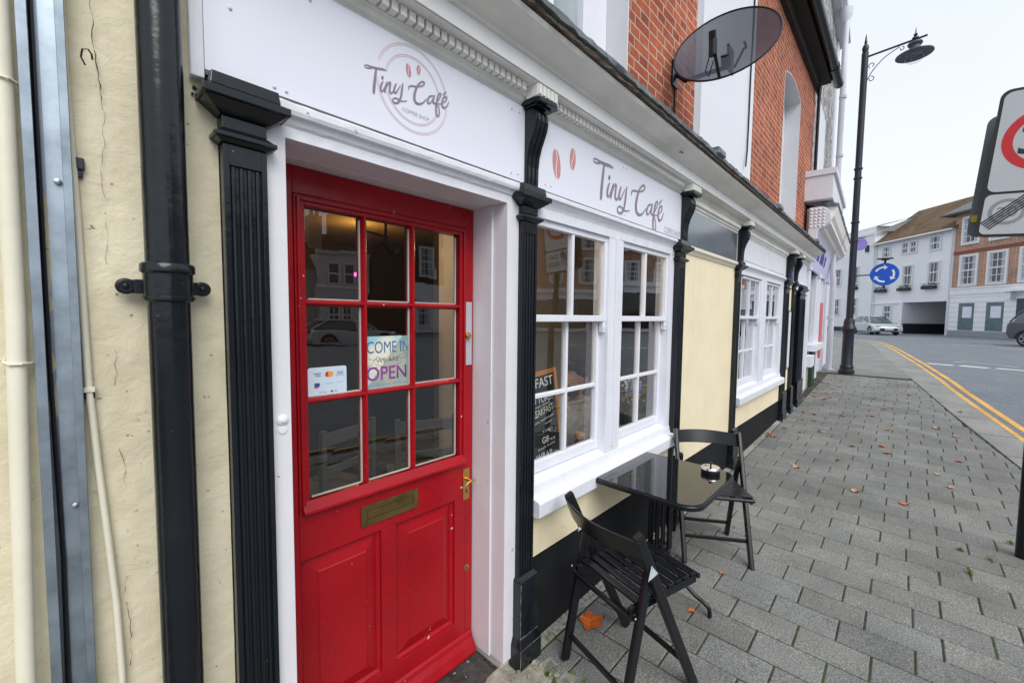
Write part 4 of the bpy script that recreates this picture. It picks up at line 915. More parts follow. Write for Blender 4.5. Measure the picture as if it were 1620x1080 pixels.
# ================================================================ stickers on the door glass
cs = thing('card_sticker', 'white payment card sticker in the left pane of the red door', 'sticker', (.614, .204, 1.367))
b = MB(); x0, x1, z0, z1 = -.067, .067, -.050, .050; r_ = .008; P = []
for cx, cz, a0 in ((x1-r_, z1-r_, 0), (x0+r_, z1-r_, 90), (x0+r_, z0+r_, 180), (x1-r_, z0+r_, 270)):
    for k in range(5): a = math.radians(a0 + k*22.5); P.append((cx + r_*math.cos(a), cz + r_*math.sin(a)))
b.exty(P, .001, .002); b.build('sticker_sheet', paint('sticker_white', (.60, .70, .80), .35, var=.02), cs)
def dab(name, col, fn): b = MB(); fn(b); b.build(name, paint(name + '_ink', col, .4, var=0), cs)
def sq(b, x, z, w_, h, y=.0002): b.add([(x, y, z), (x+w_, y, z), (x+w_, y, z+h), (x, y, z+h)], [(0, 1, 2, 3)])
def disc(b, x, z, r_, y=.0002): b.add([(x + r_*math.cos(2*PI*k/20), y, z + r_*math.sin(2*PI*k/20)) for k in range(20)], [tuple(range(20))])
def navy(b): sq(b, -.048, .028, .026, .0022); text_mesh(b, 'VISA', -.044, .018, .007, .0002, width=.020)
dab('card_mark', (.03, .04, .18), navy)
dab('card_mark', (.62, .03, .03), lambda b: disc(b, .000, .024, .0095, .0004)); dab('card_mark', (.80, .35, .05), lambda b: disc(b, .010, .0242, .0095, .0002))
dab('card_mark', (.25, .32, .5), lambda b: [sq(b, .028, .016, .03, .0015), sq(b, .032, .022, .022, .006), sq(b, .028, .031, .03, .0012)])
def blue(b): sq(b, -.046, -.016, .018, .012)
dab('card_mark', (.03, .08, .30), blue); dab('card_mark', (.6, .04, .06), lambda b: sq(b, -.046, -.021, .014, .005, .0004))
dab('card_mark', (.38, .42, .48), lambda b: [text_mesh(b, 'maestro', -.010, -.010, .005, .0002, width=.026), text_mesh(b, 'discover', .032, -.008, .004, .0002, width=.022)])
dab('card_mark', (.22, .25, .28), lambda b: [text_mesh(b, 'G Pay', -.030, -.040, .006, .0002, width=.026), text_mesh(b, 'Pay', .020, -.040, .006, .0002, width=.014)])
dab('card_mark', (.02, .02, .03), lambda b: disc(b, .013, -.037, .0036))

op = thing('open_sign', 'pale hand lettered card reading Come In We Are Open behind the door glass', 'sign', (.851, .2125, 1.415))
def opmat():
    m, n, p = base('washed_blue_card'); L = n.links; tc = N(n, 'ShaderNodeTexCoord')
    gr = N(n, 'ShaderNodeTexNoise', Scale=16.0, Detail=3.0); L.new(tc.outputs['Object'], gr.inputs['Vector'])
    ln = N(n, 'ShaderNodeVectorMath', operation='LENGTH'); sc_ = N(n, 'ShaderNodeVectorMath', operation='MULTIPLY'); sc_.inputs[1].default_value = (7.5, 0, 7.5)
    L.new(tc.outputs['Object'], sc_.inputs[0]); L.new(sc_.outputs[0], ln.inputs[0])
    ad = N(n, 'ShaderNodeMath', operation='ADD'); L.new(ln.outputs['Value'], ad.inputs[0]); L.new(gr.outputs[0], ad.inputs[1])
    r = N(n, 'ShaderNodeValToRGB'); r.color_ramp.elements[0].position = 1.0 * .75; r.color_ramp.elements[0].color = (.74, .71, .60, 1); r.color_ramp.elements[1].position = 1.0; r.color_ramp.elements[1].color = (.32, .55, .64, 1)
    dv = N(n, 'ShaderNodeMath', operation='MULTIPLY'); dv.inputs[1].default_value = .72; L.new(ad.outputs[0], dv.inputs[0]); L.new(dv.outputs[0], r.inputs[0]); L.new(r.outputs[0], p.inputs['Base Color']); p.inputs['Roughness'].default_value = .6
    return m
b = MB(); b.box(-.092, .100, -.0015, .0015, -.108, .102); b.build('card', opmat(), op)
def L3(name, body, col, x, z, h, w_, rot=0, off=0):
    b = MB(); text_mesh(b, body, x, z, h, -.0020, width=w_, rot=rot, offset=off); b.build(name, paint(name + '_ink', col, .5, var=.2, vs=60), op)
L3('lettering', 'COME IN', (.03, .15, .30), -.088, .038, .045, .182)
L3('lettering', 'OPEN', (.26, .05, .30), -.090, -.066, .052, .172, off=.012)
L3('lettering', 'WE ARE', (.08, .12, .14), -.050, -.0015, .018, .098, rot=.05)
b = MB()
for P_ in ([(-.075, -.010), (-.06, .005), (-.045, .022), (-.02, .012), (.02, .010), (.05, .022), (.068, .030)], [(-.055, -.002), (-.04, -.010), (-.01, -.018), (.03, -.014), (.055, -.004), (.062, .004)], [(.05, .022), (.060, .010), (.085, .028), (.072, .034), (.088, .046), (.068, .040)], [(-.045, .022), (-.062, .012), (-.080, .018)], [(-.075, -.010), (-.085, -.016), (-.06, -.020), (-.045, -.014)]):
    Pc = catmull(P_, 5); v_, f_ = ribbon(Pc, [.0016]*len(Pc), -.0019); b.add(v_, f_)
b.build('ribbon_outline', paint('ribbon_ink', (.10, .14, .16), .5), op)
b = MB()
for k in range(9): Pc = catmull([(-.05 + .013*k, -.088 + random.uniform(-.006, .006)), (-.045 + .013*k, -.080), (-.040 + .013*k, -.090)], 4); v_, f_ = ribbon(Pc, [.0013]*len(Pc), -.0019); b.add(v_, f_)
b.build('scribble_ornament', paint('faded_ink', (.42, .36, .34), .5), op)

# ================================================================ table, chairs, ashtray
TBL = thing('cafe_table', 'small square black table with a glossy glass top and curved tube legs', 'table', (2.262, -.297, .02), math.radians(0))
def rrect(hx, hy, r, n=8):
    P = []
    for cx, cy, a0 in ((hx-r, hy-r, 0), (-hx+r, hy-r, 90), (-hx+r, -hy+r, 180), (hx-r, -hy+r, 270)):
        for k in range(n + 1): a = math.radians(a0 + 90*k/n); P.append((cx + r*math.cos(a), cy + r*math.sin(a)))
    return P
GT, _n, _p = base('black_glass_table_top'); _p.inputs['Base Color'].default_value = (.004, .005, .006, 1); _p.inputs['Roughness'].default_value = .03; _p.inputs['Specular IOR Level'].default_value = 1.0
b = MB(); b.extz(rrect(.318, .308, .095), .672, .698); b.build('table_rim', BLACK_METAL, TBL, bevel=.006, smooth=True)
b = MB(); b.extz(rrect(.308, .298, .087), .6985, .7015); b.build('glass_top', GT, TBL, bevel=.001)
for k in range(4):
    a = math.radians(-90 + 90*k + 2); dx, dy = math.cos(a), math.sin(a); px, py = -dy, dx; 
    b = MB(); P = [(dx*.17, dy*.17, .668), (dx*.12, dy*.12, .655), (dx*.055, dy*.055, .60), (dx*.05, dy*.05, .30), (dx*.06, dy*.06, .24), (dx*.13, dy*.13, .14), (dx*.20, dy*.20, .085), (dx*.255, dy*.255, .06), (dx*.275, dy*.275, .035), (dx*.278, dy*.278, .0)]
    Pc = catmull(P, 5); b.tube(Pc, .0105, 12); 
    b.build('leg', BLACK_METAL, TBL, smooth=True)
    b = MB(); q = .5; P = [(dx*.05 + px*.03, dy*.05 + py*.03, .66), (dx*.05 + px*.03, dy*.05 + py*.03, .28)]; b.tube(P, .008, 10); b.build('upright', BLACK_METAL, TBL, smooth=True)
b = MB(); b.lathe([(.058, 0), (.062, .003), (.062, .016), (.058, .019)], cz=.27, n=24); b.build('hub', BLACK_METAL, TBL, smooth=True); b = MB(); b.lathe([(.052, 0), (.052, .012)], cz=.62, n=24); b.build('hub', BLACK_METAL, TBL, smooth=True)
b = MB(); b.bar((-.2, -.2, .664), (.2, .2, .664), .03, .012); b.bar((-.2, .2, .6635), (.2, -.2, .6635), .03, .011); b.build('top_support', BLACK_METAL, TBL)

def make_chair(label):
    t = thing('folding_chair', label, 'chair', group='folding chairs at the cafe table')
    top = lambda s_: Vector((-.385, .212*s_, .775)); ft = lambda s_: Vector((0.0, .200*s_, 0))
    for s_ in (-1, 1):
        b = MB(); b.bar(ft(s_), top(s_) , .026, .042, up=(.9, 0, .44)); 
        o = b.build('leg', BLACK_METAL, t, bevel=.006)
        b = MB(); b.bar((-.285, .188*s_, .625), (-.41, .182*s_, 0), .024, .040, up=(.98, 0, -.2)); b.build('leg', BLACK_METAL, t, bevel=.006)
        b = MB(); y_ = .212*s_ - .0155
        b.add([(-.322, y_, .648), (-.285, y_, .606), (-.338, y_, .588), (-.322, y_-.0025, .648), (-.285, y_-.0025, .606), (-.338, y_-.0025, .588)], [(0, 1, 2), (3, 5, 4), (0, 3, 4, 1), (1, 4, 5, 2), (2, 5, 3, 0)])
        h_ = b.build('hinge_plate', paint('zinc_plate', (.55, .62, .66), .35, metal=.2), t, bevel=.0008, seg=1)
        b = MB()
        for (x_, z_) in ((-.320, .639), (-.293, .607), (-.333, .594)): b.blob((x_, y_ - .003, z_), (.003, .002, .003), 8, 4)
        b.build('rivet', STEEL, h_, smooth=True)
        b = MB(); b.bar((-.365, .160*s_, .435), (.035, .160*s_, .452), .018, .034); b.build('seat_rail', BLACK_METAL, t, bevel=.004)
        b = MB(); b.blob((-.198, .2120*s_, .400), (.006, .003, .006), 10, 5); b.blob((-.366, .198*s_, .43), (.005, .003, .005), 10, 5); b.build('bolt', STEEL, t, smooth=True)
    for k in range(8):
        x_ = -.335 + .0475*k; z_ = .456 + (x_ + .36)*.0425
        b = MB(); b.box(x_, x_ + .036, -.168, .168, z_, z_ + .012); b.build('seat_slat', BLACK_METAL, t, bevel=.003)
    b = MB(); b.tube([(.045, -.172, .462), (.045, .172, .462)], .012, 10); b.build('seat_front_rod', BLACK_METAL, t, smooth=True)
    b = MB(); n_ = 14; vs = []; fs = []
    for i in range(n_ + 1):
        y_ = -.226 + .452*i/n_; cx = -.356 - .062*(1 - (y_/.226)**2)
        for (dx, dz) in ((-.007, 0), (.007, 0), (.007-.034, .080), (-.007-.034, .080)): vs.append((cx + dx, y_, .676 + dz + (.006 if dz else 0)*(1 - (y_/.226)**2)))
    for i in range(n_):
        for k in range(4): a = i*4+k; c_ = i*4+(k+1) % 4; fs.append((a, c_, c_+4, a+4))
    fs += [(0, 1, 2, 3), (n_*4+3, n_*4+2, n_*4+1, n_*4)]
    b.add(vs, fs); bk = b.build('backrest', BLACK_METAL, t, bevel=.004, smooth=True)
    b = MB(); b.lathe([(.011, 0), (.011, .003), (.006, .005), (.001, .005)], n=16, M=Matrix.Rotation(PI/2, 4, 'Y'), cx=-.436, cy=0, cz=.716); b.build('stud', STEEL, bk, smooth=True)
    b = MB(); b.bar((-.387, -.178, .115), (-.387, .178, .115), .016, .022); b.build('stretcher', BLACK_METAL, t, bevel=.003)
    b = MB(); b.bar((-.078, -.192, .145), (-.078, .192, .145), .016, .022); b.build('stretcher', BLACK_METAL, t, bevel=.003)
    b = MB(); b.bar((-.372, -.178, .415), (-.372, .178, .415), .016, .020); b.build('stretcher', BLACK_METAL, t, bevel=.003)
    return t
ch = make_chair('black wooden folding chair nearest the camera with its back to the red door')
ch.location = (1.868, -.4685, .006); ch.rotation_euler = (0, 0, math.radians(-17.1))
c2 = copy_tree(ch); c2['label'] = 'black wooden folding chair beyond the table facing back towards the door'
c2.location = (2.773, -.4625, .025); c2.rotation_euler = (math.radians(-1), 0, math.radians(214))
b = thing('ashtray', 'round chrome lidded ashtray with a black knob on the table corner', 'ashtray', (2.475, -.488, .7215))
m_ = MB(); m_.lathe([(.046, 0), (.050, .003), (.050, .020), (.047, .022)], n=30); m_.build('bowl', BLACK_METAL, b, smooth=True)
m_ = MB(); m_.lathe([(.047, .0225), (.051, .023), (.051, .030), (.046, .036), (.030, .034), (.012, .031), (.001, .031)], n=30); m_.build('lid', paint('chrome', (.75, .75, .77), .12, metal=1, var=.03), b, smooth=True)
m_ = MB(); m_.lathe([(.005, .031), (.005, .048), (.008, .052), (.008, .060), (.001, .062)], n=14); m_.build('knob', BLACK_METAL, b, smooth=True)

# ================================================================ things inside the window
SH = .766
bo = thing('menu_board', 'chalkboard menu in an orange wooden frame leaning inside the cafe window', 'chalkboard', (1.915, .185, SH - .065), rot=(math.radians(-4), math.radians(-5), 0))
WOODO = paint('orange_wood', (.50, .20, .05), .5, var=.2, vs=10)
b = MB(); ring(b, -.56, .075, 0, .60, .024, -.012, .008); b.build('frame', WOODO, bo, bevel=.002)
b = MB(); b.box(-.535, .051, -.004, .004, .025, .576); b.build('slate', paint('chalkboard_black', (.012, .012, .014), .6, var=.3), bo)
CH = paint('chalk_white', (.72, .72, .70), .8, var=.1)
b = MB(); yy = -.0045
text_mesh(b, 'BREAKFAST', -.335, .512, .052, yy, width=.378, offset=.012); text_mesh(b, 'O TOAST', -.155, .425, .036, yy, width=.190, offset=.006); text_mesh(b, 'BREAKFAST', -.180, .345, .040, yy, width=.208, offset=.010, rot=.10)
text_mesh(b, 'mushroom, tomato', -.19, .395, .013, yy, width=.19, rot=.08, offset=.01); text_mesh(b, 'bacon, mushroom', -.17, .312, .014, yy, width=.190, rot=.1, offset=.01); text_mesh(b, 'tomato', -.06, .296, .012, yy, width=.06, rot=.1, offset=.01)
text_mesh(b, 'GE', -.10, .195, .034, yy, width=.058, offset=.012); text_mesh(b, '4.50', -.025, .195, .014, yy, width=.04); text_mesh(b, 'fresh fruits', -.14, .163, .014, yy, width=.15, rot=.06)
text_mesh(b, 'WRAP', -.165, .110, .036, yy, width=.142, offset=.012); text_mesh(b, '5.50', -.010, .112, .012, yy, width=.035); text_mesh(b, '4.10', -.09, .255, .013, yy, width=.04)
b.build('chalk_lettering', CH, bo)
fl = thing('flower_arrangement', 'blue white and purple artificial flowers in a dark vase in the right sash', 'flowers', (2.80, .162, SH)); fl.scale = (1.3, .8, 1.08)
b = MB(); b.lathe([(.035, 0), (.055, .03), (.06, .10), (.040, .15), (.045, .18)], n=16); b.build('vase', paint('dark_vase', (.05, .06, .05), .3), fl, smooth=True)
random.seed(21)
for nm, col, cs_, n_ in (('blue_petals', (.02, .22, .85), (.0, .0, .30), 80), ('white_petals', (.8, .8, .78), (-.05, -.02, .34), 50), ('purple_petals', (.28, .02, .28), (.05, .02, .34), 40), ('leaves', (.05, .09, .03), (0, 0, .20), 50), ('straw', (.35, .20, .07), (0, 0, .235), 40)):
    b = MB()
    for k in range(n_):
        a = random.uniform(0, 2*PI); r_ = random.uniform(0, .085 if nm != 'straw' else .10); c_ = Vector((cs_[0] + r_*math.cos(a), cs_[1] + r_*math.sin(a)*.8, cs_[2] + random.uniform(-.035, .04)*(1 if nm != 'leaves' else 2)))
        b.blob(c_, (random.uniform(.006, .016), random.uniform(.004, .012), random.uniform(.006, .014)), 6, 4, .2)
    b.build(nm, paint(nm + '_cloth', col, .7, var=.3, vs=30), fl)
pk = thing('flower_sprig', 'small pink flower sprig beside the menu board', 'flowers', (1.975, .25, SH - .02))
b = MB()
for k in range(26): b.blob((random.uniform(-.02, .02), random.uniform(-.02, .02), random.uniform(.08, .20)), (.009, .007, .010), 6, 4, .3)
b.build('pink_petals', paint('pink_petal', (.60, .05, .35), .7, var=.3, vs=30), pk); b = MB(); b.tube([(0, 0, 0), (.005, 0, .10)], .004, 6); b.lathe([(.025, 0), (.03, .04), (.022, .07)], n=12); b.build('pot', paint('grey_pot', (.2, .22, .2), .5), pk)
for i, (x_, y_) in enumerate(((2.10, .150), (2.18, .165), (2.26, .150), (2.35, .16))):
    j = thing('storage_jar', ['glass jar with a cork lid, nearest the menu board', 'glass jar with a cork lid, second from the menu board', 'glass jar with a cork lid, third from the menu board', 'glass jar with a cork lid, farthest from the menu board'][i], 'jar', (x_, y_, SH), group='cork topped jars on the window shelf')
    b = MB(); b.lathe([(.030, 0), (.033, .005), (.033, .075), (.024, .09), (.022, .098)], n=16); b.build('glass_body', paint('dark_jar_glass', (.07, .06, .055), .12, var=.4, vs=20, spec=.8), j, smooth=True)
    b = MB(); b.lathe([(.024, .098), (.029, .100), (.031, .13), (.029, .135)], n=16); b.build('cork', paint('cork', (.38, .22, .11), .8, var=.2, vs=30), j, smooth=True)
# seated man behind the glass
SKIN = paint('skin', (.58, .31, .22), .5, var=.05); HAIR = paint('dark_hair', (.012, .010, .010), .5, var=.3, vs=40); KNIT = paint('grey_striped_knit', (.62, .64, .66), .9, var=.25, vs=30)
pm = thing('person', 'man with dark hair and beard in a pale striped jumper seated inside the window', 'person', (2.40, .345, -.012))
def skin_mesh(name, verts, edges, radii, mat, parent, lvl=2):
    me_ = bpy.data.meshes.new(name); me_.from_pydata([Vector(v) for v in verts], edges, []); me_.materials.append(mat)
    o = bpy.data.objects.new(name, me_); COL.objects.link(o); o.parent = parent
    md = o.modifiers.new('skin', 'SKIN'); md.use_smooth_shade = True
    for i, r_ in enumerate(radii): me_.skin_vertices[0].data[i].radius = r_ if isinstance(r_, tuple) else (r_, r_)
    me_.skin_vertices[0].data[0].use_root = True
    s_ = o.modifiers.new('sub', 'SUBSURF'); s_.levels = lvl; s_.render_levels = lvl
    return o
V_ = [(0, 0, .50), (-.01, 0, .66), (-.02, 0, .84), (-.03, 0, .98), (-.045, 0, 1.05), (-.055, 0, 1.095),
      (-.02, -.17, .985), (-.06, -.21, .78), (-.24, -.15, .80), (-.02, .17, .985), (-.06, .21, .78), (-.24, .15, .80),
      (-.02, -.10, .47), (-.38, -.13, .50), (-.38, -.13, .10), (-.48, -.13, .04), (-.02, .10, .47), (-.38, .13, .50), (-.38, .13, .10), (-.48, .13, .04)]
E_ = [(0, 1), (1, 2), (2, 3), (3, 4), (4, 5), (3, 6), (6, 7), (7, 8), (3, 9), (9, 10), (10, 11), (0, 12), (12, 13), (13, 14), (14, 15), (0, 16), (16, 17), (17, 18), (18, 19)]
R_ = [.12, .12, .14, .12, .055, .05, .065, .045, .032, .065, .045, .032, .085, .06, .04, .035, .085, .06, .04, .035]
body = skin_mesh('body', V_, E_, R_, SKIN, pm)
# head: profiled, looking along -x
hd = MB(); prof_ = []
for i in range(13):
    th = PI*i/12; zz = math.cos(th)
    for k in range(20):
        a = 2*PI*k/20; cx, cy = math.cos(a), math.sin(a); r_ = math.sin(th)
        x_ = r_*cx*(.098); y_ = r_*cy*.075; z_ = zz*.118
        if cx < -.7 and abs(cy) < .45: x_ -= .018*math.exp(-((z_ + .018)/.018)**2)*(1 - abs(cy)*2.1)      # nose
        if cx < -.3: x_ += .010*math.exp(-((z_ - .012)/.014)**2)                                      # brow hollow
        if z_ < -.05 and cx < 0: x_ -= .012
        if z_ < -.02: y_ *= 1 - .25*min(1, (-.02 - z_)/.1)
        prof_.append((x_, y_, z_))
fs = []
for i in range(12):
    for k in range(20): q = i*20+k; q2 = i*20+(k+1) % 20; fs.append((q, q+20, q2+20, q2))
hd.add(prof_, fs); hb = hd.build('head', SKIN, pm, smooth=True, loc=(-.065, 0, 1.195), subd=1)
m_ = MB(); m_.blob((.018, 0, .045), (.100, .082, .090), 18, 10, .03); m_.blob((-.055, 0, .095), (.055, .062, .040), 14, 8, .05); m_.blob((.055, 0, -.02), (.055, .07, .07), 14, 8, .03); m_.build('hair', HAIR, hb, smooth=True)
m_ = MB(); m_.blob((-.052, 0, -.080), (.052, .058, .040), 14, 8, .04); m_.blob((-.095, 0, -.040), (.014, .028, .008), 10, 5); m_.build('beard', HAIR, hb, smooth=True)
m_ = MB()
for s_ in (-1, 1): m_.blob((.010, .077*s_, -.005), (.016, .008, .028), 10, 6)
m_.build('ear', SKIN, hb, smooth=True)
m_ = MB()
for s_ in (-1, 1): m_.blob((-.082, .030*s_, .012), (.010, .012, .008), 10, 6)
m_.build('eye', paint('eye_white', (.5, .5, .5), .2), hb, smooth=True)
skin_mesh('jumper', [(0, 0, .52), (-.01, 0, .66), (-.02, 0, .84), (-.03, 0, .985), (-.045, 0, 1.065), (-.02, -.17, .985), (-.06, -.215, .78), (-.20, -.16, .80), (-.02, .17, .985), (-.06, .215, .78), (-.20, .16, .80)],
          [(0, 1), (1, 2), (2, 3), (3, 4), (3, 5), (5, 6), (6, 7), (3, 8), (8, 9), (9, 10)], [.14, .14, .16, .14, .075, .085, .062, .05, .085, .062, .05], KNIT, pm)
for s_ in (-1, 1):
    m_ = MB()
    for k in range(4):
        y_ = (-.012 + .009*k); m_.tube([(-.27, .15*s_ + y_, .80), (-.305, .15*s_ + y_, .795), (-.325 + .004*abs(k-1.5), .15*s_ + y_, .775)], [.0075, .0065, .0055], 8)
    m_.tube([(-.25, .15*s_ - .018*s_, .80), (-.28, .15*s_ - .035*s_, .79), (-.30, .15*s_ - .04*s_, .785)], [.009, .008, .006], 8); m_.blob((-.25, .15*s_, .80), (.035, .022, .012), 10, 6)
    m_.build('hand', SKIN, pm, smooth=True)
# ceiling spotlight, its warm glow, and a fill light added by the window
sl_ = thing('ceiling_spotlight', 'black spotlight fixed under the cafe ceiling behind the door glass', 'spotlight', (1.66, 1.62, 2.10))
b = MB(); b.tube([(0, 0, .35), (0, 0, .05)], .010, 8); b.tube([(-.16, 0, .10), (.02, 0, .08)], .008, 6); b.tube([(-.03, 0, .05), (.05, -.04, -.03)], [.03, .045], 14); b.tube([(.05, -.04, -.03), (.065, -.048, -.045)], [.052, .05], 14); b.build('fitting', BLACK_METAL, sl_, smooth=True)
li = bpy.data.lights.new('cafe_glow_and_fill', 'POINT'); li.energy = 10; li.color = (1, .50, .12); li.shadow_soft_size = .05; lo = bpy.data.objects.new('cafe_glow_and_fill', li); COL.objects.link(lo); lo.location = (1.9, 2.5, 2.25)
li = bpy.data.lights.new('cafe_glow_and_fill', 'POINT'); li.energy = 10; li.color = (1, .70, .40); li.shadow_soft_size = .05; lo = bpy.data.objects.new('cafe_glow_and_fill', li); COL.objects.link(lo); lo.location = (1.95, .72, 2.05)  # added fill light, no fitting of its own, brightens the seated man
nl = MB(); nl.box(2.2, 2.3, 3.2, 3.23, 2.02, 2.06); tag(nl.build('neon_light', emis('pink_glow', (1, .08, .45), 4)), 'tiny pink light glowing deep inside the cafe', 'light')
for (x_, y_, rz, lab) in ((1.15, 1.5, .3, 'white painted chair inside the cafe, left of the door view'), (1.75, 1.3, -.4, 'white painted chair inside the cafe, right of the door view')):
    t = thing('indoor_chair', lab, 'chair', (x_, y_, -.02), rz, 'white chairs inside the cafe')
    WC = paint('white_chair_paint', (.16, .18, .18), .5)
    for (a, c_, h_) in ((-.2, -.2, .92), (.2, -.2, .92), (-.2, .2, .45), (.2, .2, .45)): b = MB(); b.box(a-.018, a+.018, c_-.018, c_+.018, 0, h_); b.build('leg', WC, t, bevel=.003)
    b = MB(); b.box(-.23, .23, -.18, .23, .451, .475); b.build('seat', WC, t, bevel=.004)
    b = MB(); b.box(-.181, .181, -.208, -.192, .82, .90); b.box(-.181, .181, -.208, -.192, .64, .69); b.build('backrest', WC, t, bevel=.003)

# ================================================================ neighbouring white shop (turned slightly back)
shop = thing('white_shop', 'white shop with flint upper wall and lavender fascia beyond the brick terrace', 'building', (8.66, .02, 0), math.radians(2.4))
SW = paint('shop_white_paint', (.70, .715, .78), .5, var=.04, bump=.1, bs=30, streak=True, grime=.3, gcol=(.45, .43, .4)); LILAC = paint('lavender_fascia', (.60, .60, .84), .4, var=.05)
def sbox(name, mat, *b, bevel=.004, par=None):
    m = MB()
    for q in b: m.box(*q)
    return m.build(name, mat, par or shop, bevel=bevel)
sbox('wall', SW, (.0, 5.2, .12, .3, -.2, 4.2), (0, .55, 0, .12, .3, 2.5), (.62, .95, .02, .12, .9, 2.5), (1.9, 2.5, .0, .12, .9, 2.5), (3.2, 5.2, 0, .12, .3, 2.5), bevel=.006)
sbox('plinth', paint('grey_painted_plinth', (.30, .31, .29), .7, var=.1), (0, 1.9, .0, .1199, -.2, .72))
sbox('sill', SW, (.55, 1.05, -.10, .12, .72, .92), (1.06, 2.6, -.12, .12, .98, 1.10))
sbox('green_base', paint('dark_green_paint', (.012, .045, .015), .5, var=.4), (1.15, 1.62, -.06, -.0005, .25, .975))
sbox('shop_window', paint('dim_shop_glass', (.30, .32, .31), .15, var=.2, spec=.7), (.96, 1.88, .08, .12, .95, 2.5))
sbox('red_poster', paint('faded_red_panel', (.62, .16, .19), .5, var=.1), (2.52, 2.86, -.06, .12, .75, 1.95))
sbox('door', SW, (2.87, 3.19, .06, .12, .3, 2.5))
for k in range(3):
    x_ = [.12, 2.05, 3.4][k]; sbox('pilaster', SW, (x_, x_ + .3, -.04, -.0005, .35, 2.45), (x_ - .03, x_ + .33, -.055, .0, 2.451, 2.52))
fs_ = MB(); fs_.ext([(0, 2.50), (-.03, 2.50), (-.12, 3.06), (.0, 3.06)], .30, 4.9); fo = fs_.build('fascia', LILAC, shop)
b = MB()
def slopep(x, z): return (x, -.034 - (z - 2.5) * .1607, z)
text_mesh(b, 'SALON', .75, 2.66, .26, 0, width=1.3, plane=slopep) if False else None
for k, (w_, h_) in enumerate(((.10, .30), (.26, .22), (.06, .34), (.22, .20), (.24, .30), (.07, .20), (.24, .22))):      # blurred dark blue letter strokes, not legible in the photograph
    x_ = .62 + .27 * k; b.add([slopep(x_, 2.68), slopep(x_ + w_, 2.68 + .02), slopep(x_ + w_, 2.68 + h_), slopep(x_ + .02, 2.68 + h_)], [(0, 1, 2, 3)])
b.build('lettering', paint('navy_lettering', (.03, .04, .28), .4), fo)
b = MB(); b.ext([(.05, 3.061), (-.12, 3.061), (-.15, 3.10), (-.20, 3.13), (-.22, 3.18), (-.29, 3.22), (-.29, 3.28), (-.33, 3.34), (-.35, 3.42), (-.37, 3.50), (.05, 3.51)], .25, 4.95); co = b.build('cornice', STONE_C, shop)
b = MB(); b.ext([(-.38, 3.505), (-.39, 3.54), (.1, 3.66), (.1, 3.60), (-.1, 3.515)], .2, 5.0, 60, .006); b.build('lead_flashing', LEAD, co)
for x_ in (.05, 4.85):
    b = MB(); P = [(.0, 2.62), (-.06, 2.62), (-.10, 2.75), (-.12, 3.02)] + [(-.12 - .18*math.sin(math.radians(a)) * 1.0, 3.30 - .19*math.cos(math.radians(a))) for a in range(10, 180, 17)] + [(0, 3.48)]
    b.ext(P, x_, x_ + .20)
    ck = b.build('scroll_console', SW, shop, bevel=.006)
    b = MB()
    for i in range(6):
        for j in range(4): y_ = -.03 - .058*j; z_ = 3.16 + .056*i; b.add([(x_ - .001, y_ - .022, z_ - .02), (x_ - .001, y_ + .022, z_ - .02), (x_ - .001, y_ + .022, z_ + .02), (x_ - .001, y_ - .022, z_ + .02), (x_ - .02, y_, z_)], [(0, 1, 4), (1, 2, 4), (2, 3, 4), (3, 0, 4)])
    b.build('stud_ornament', SW, ck)
sbox('oriel_base', SW, (.04, 2.9, -.31, .12, 3.60, 3.99), (.02, 2.95, -.35, .12, 3.991, 4.09))
sbox('flint_wall', FLINT, (.60, 5.2, .10, .3, 4.061, 8.549), bevel=0)
sbox('white_quoin', SW, (1.30, 2.6, .055, .0995, 4.07, 5.8), (4.75, 5.2, .06, .0995, 4.07, 8.5))
sbox('eaves', SW, (.6, 5.3, -.06, .3, 8.55, 8.8), (.6, 5.35, -.14, -.061, 8.66, 8.86))
dpw = thing('drainpipe', 'white painted drainpipe on the corner of the white shop', 'drainpipe', (12.25, .05, .4))
b = MB(); b.tube([(0, -.05, .0), (0, -.05, 2.1), (.0, -.02, 2.3), (0, -.02, 8.15)], .055, 12); b.lathe([(.06, 7.85), (.12, 8.0), (.13, 8.15)], n=14)
for z_ in (1.2, 3.3, 4.9, 6.2): b.lathe([(.072, z_), (.072, z_ + .06)], n=14, cy=-.03)
b.build('pipe', SW, dpw, smooth=True)
b = MB(); b.tube([(0, -.05, .0), (-.12, -.16, -.02)], .06, 10); b.build('shoe', SW, dpw, smooth=True)

# ================================================================ street lamp with round arrows sign
LPX, LPY, LPZ = 11.92, -.355, .395
lp = thing('street_lamp', 'tall black cast lamp post with scrolled arm and hanging lantern at the corner', 'street lamp', (LPX, LPY, LPZ))
b = MB(); b.lathe([(.145, 0), (.145, .08), (.120, .10), (.128, .14), (.118, .17), (.105, .20), (.100, .88), (.118, .94), (.138, .98), (.138, 1.01), (.105, 1.06), (.098, 1.16), (.090, 1.19), (.082, 1.22)], n=24); b.build('pedestal', LAMP_PAINT, lp, smooth=True)
b = MB(); b.tube([(0, 0, 1.20), (0, 0, 4.2), (-.0, 0, 6.89)], [.066, .060, .060], 20)
for z_ in (2.9, 3.3, 4.25, 4.45): b.lathe([(.066, z_), (.078, z_ + .01), (.078, z_ + .035), (.066, z_ + .045)], n=20)
b.build('post', LAMP_PAINT, lp, smooth=True)
b = MB(); b.lathe([(.062, 6.89), (.045, 6.90), (.055, 6.95), (.060, 7.00), (.045, 7.05), (.020, 7.08), (.028, 7.11), (.022, 7.14), (.006, 7.27), (.001, 7.29)], n=16); b.build('finial', LAMP_PAINT, lp, smooth=True)
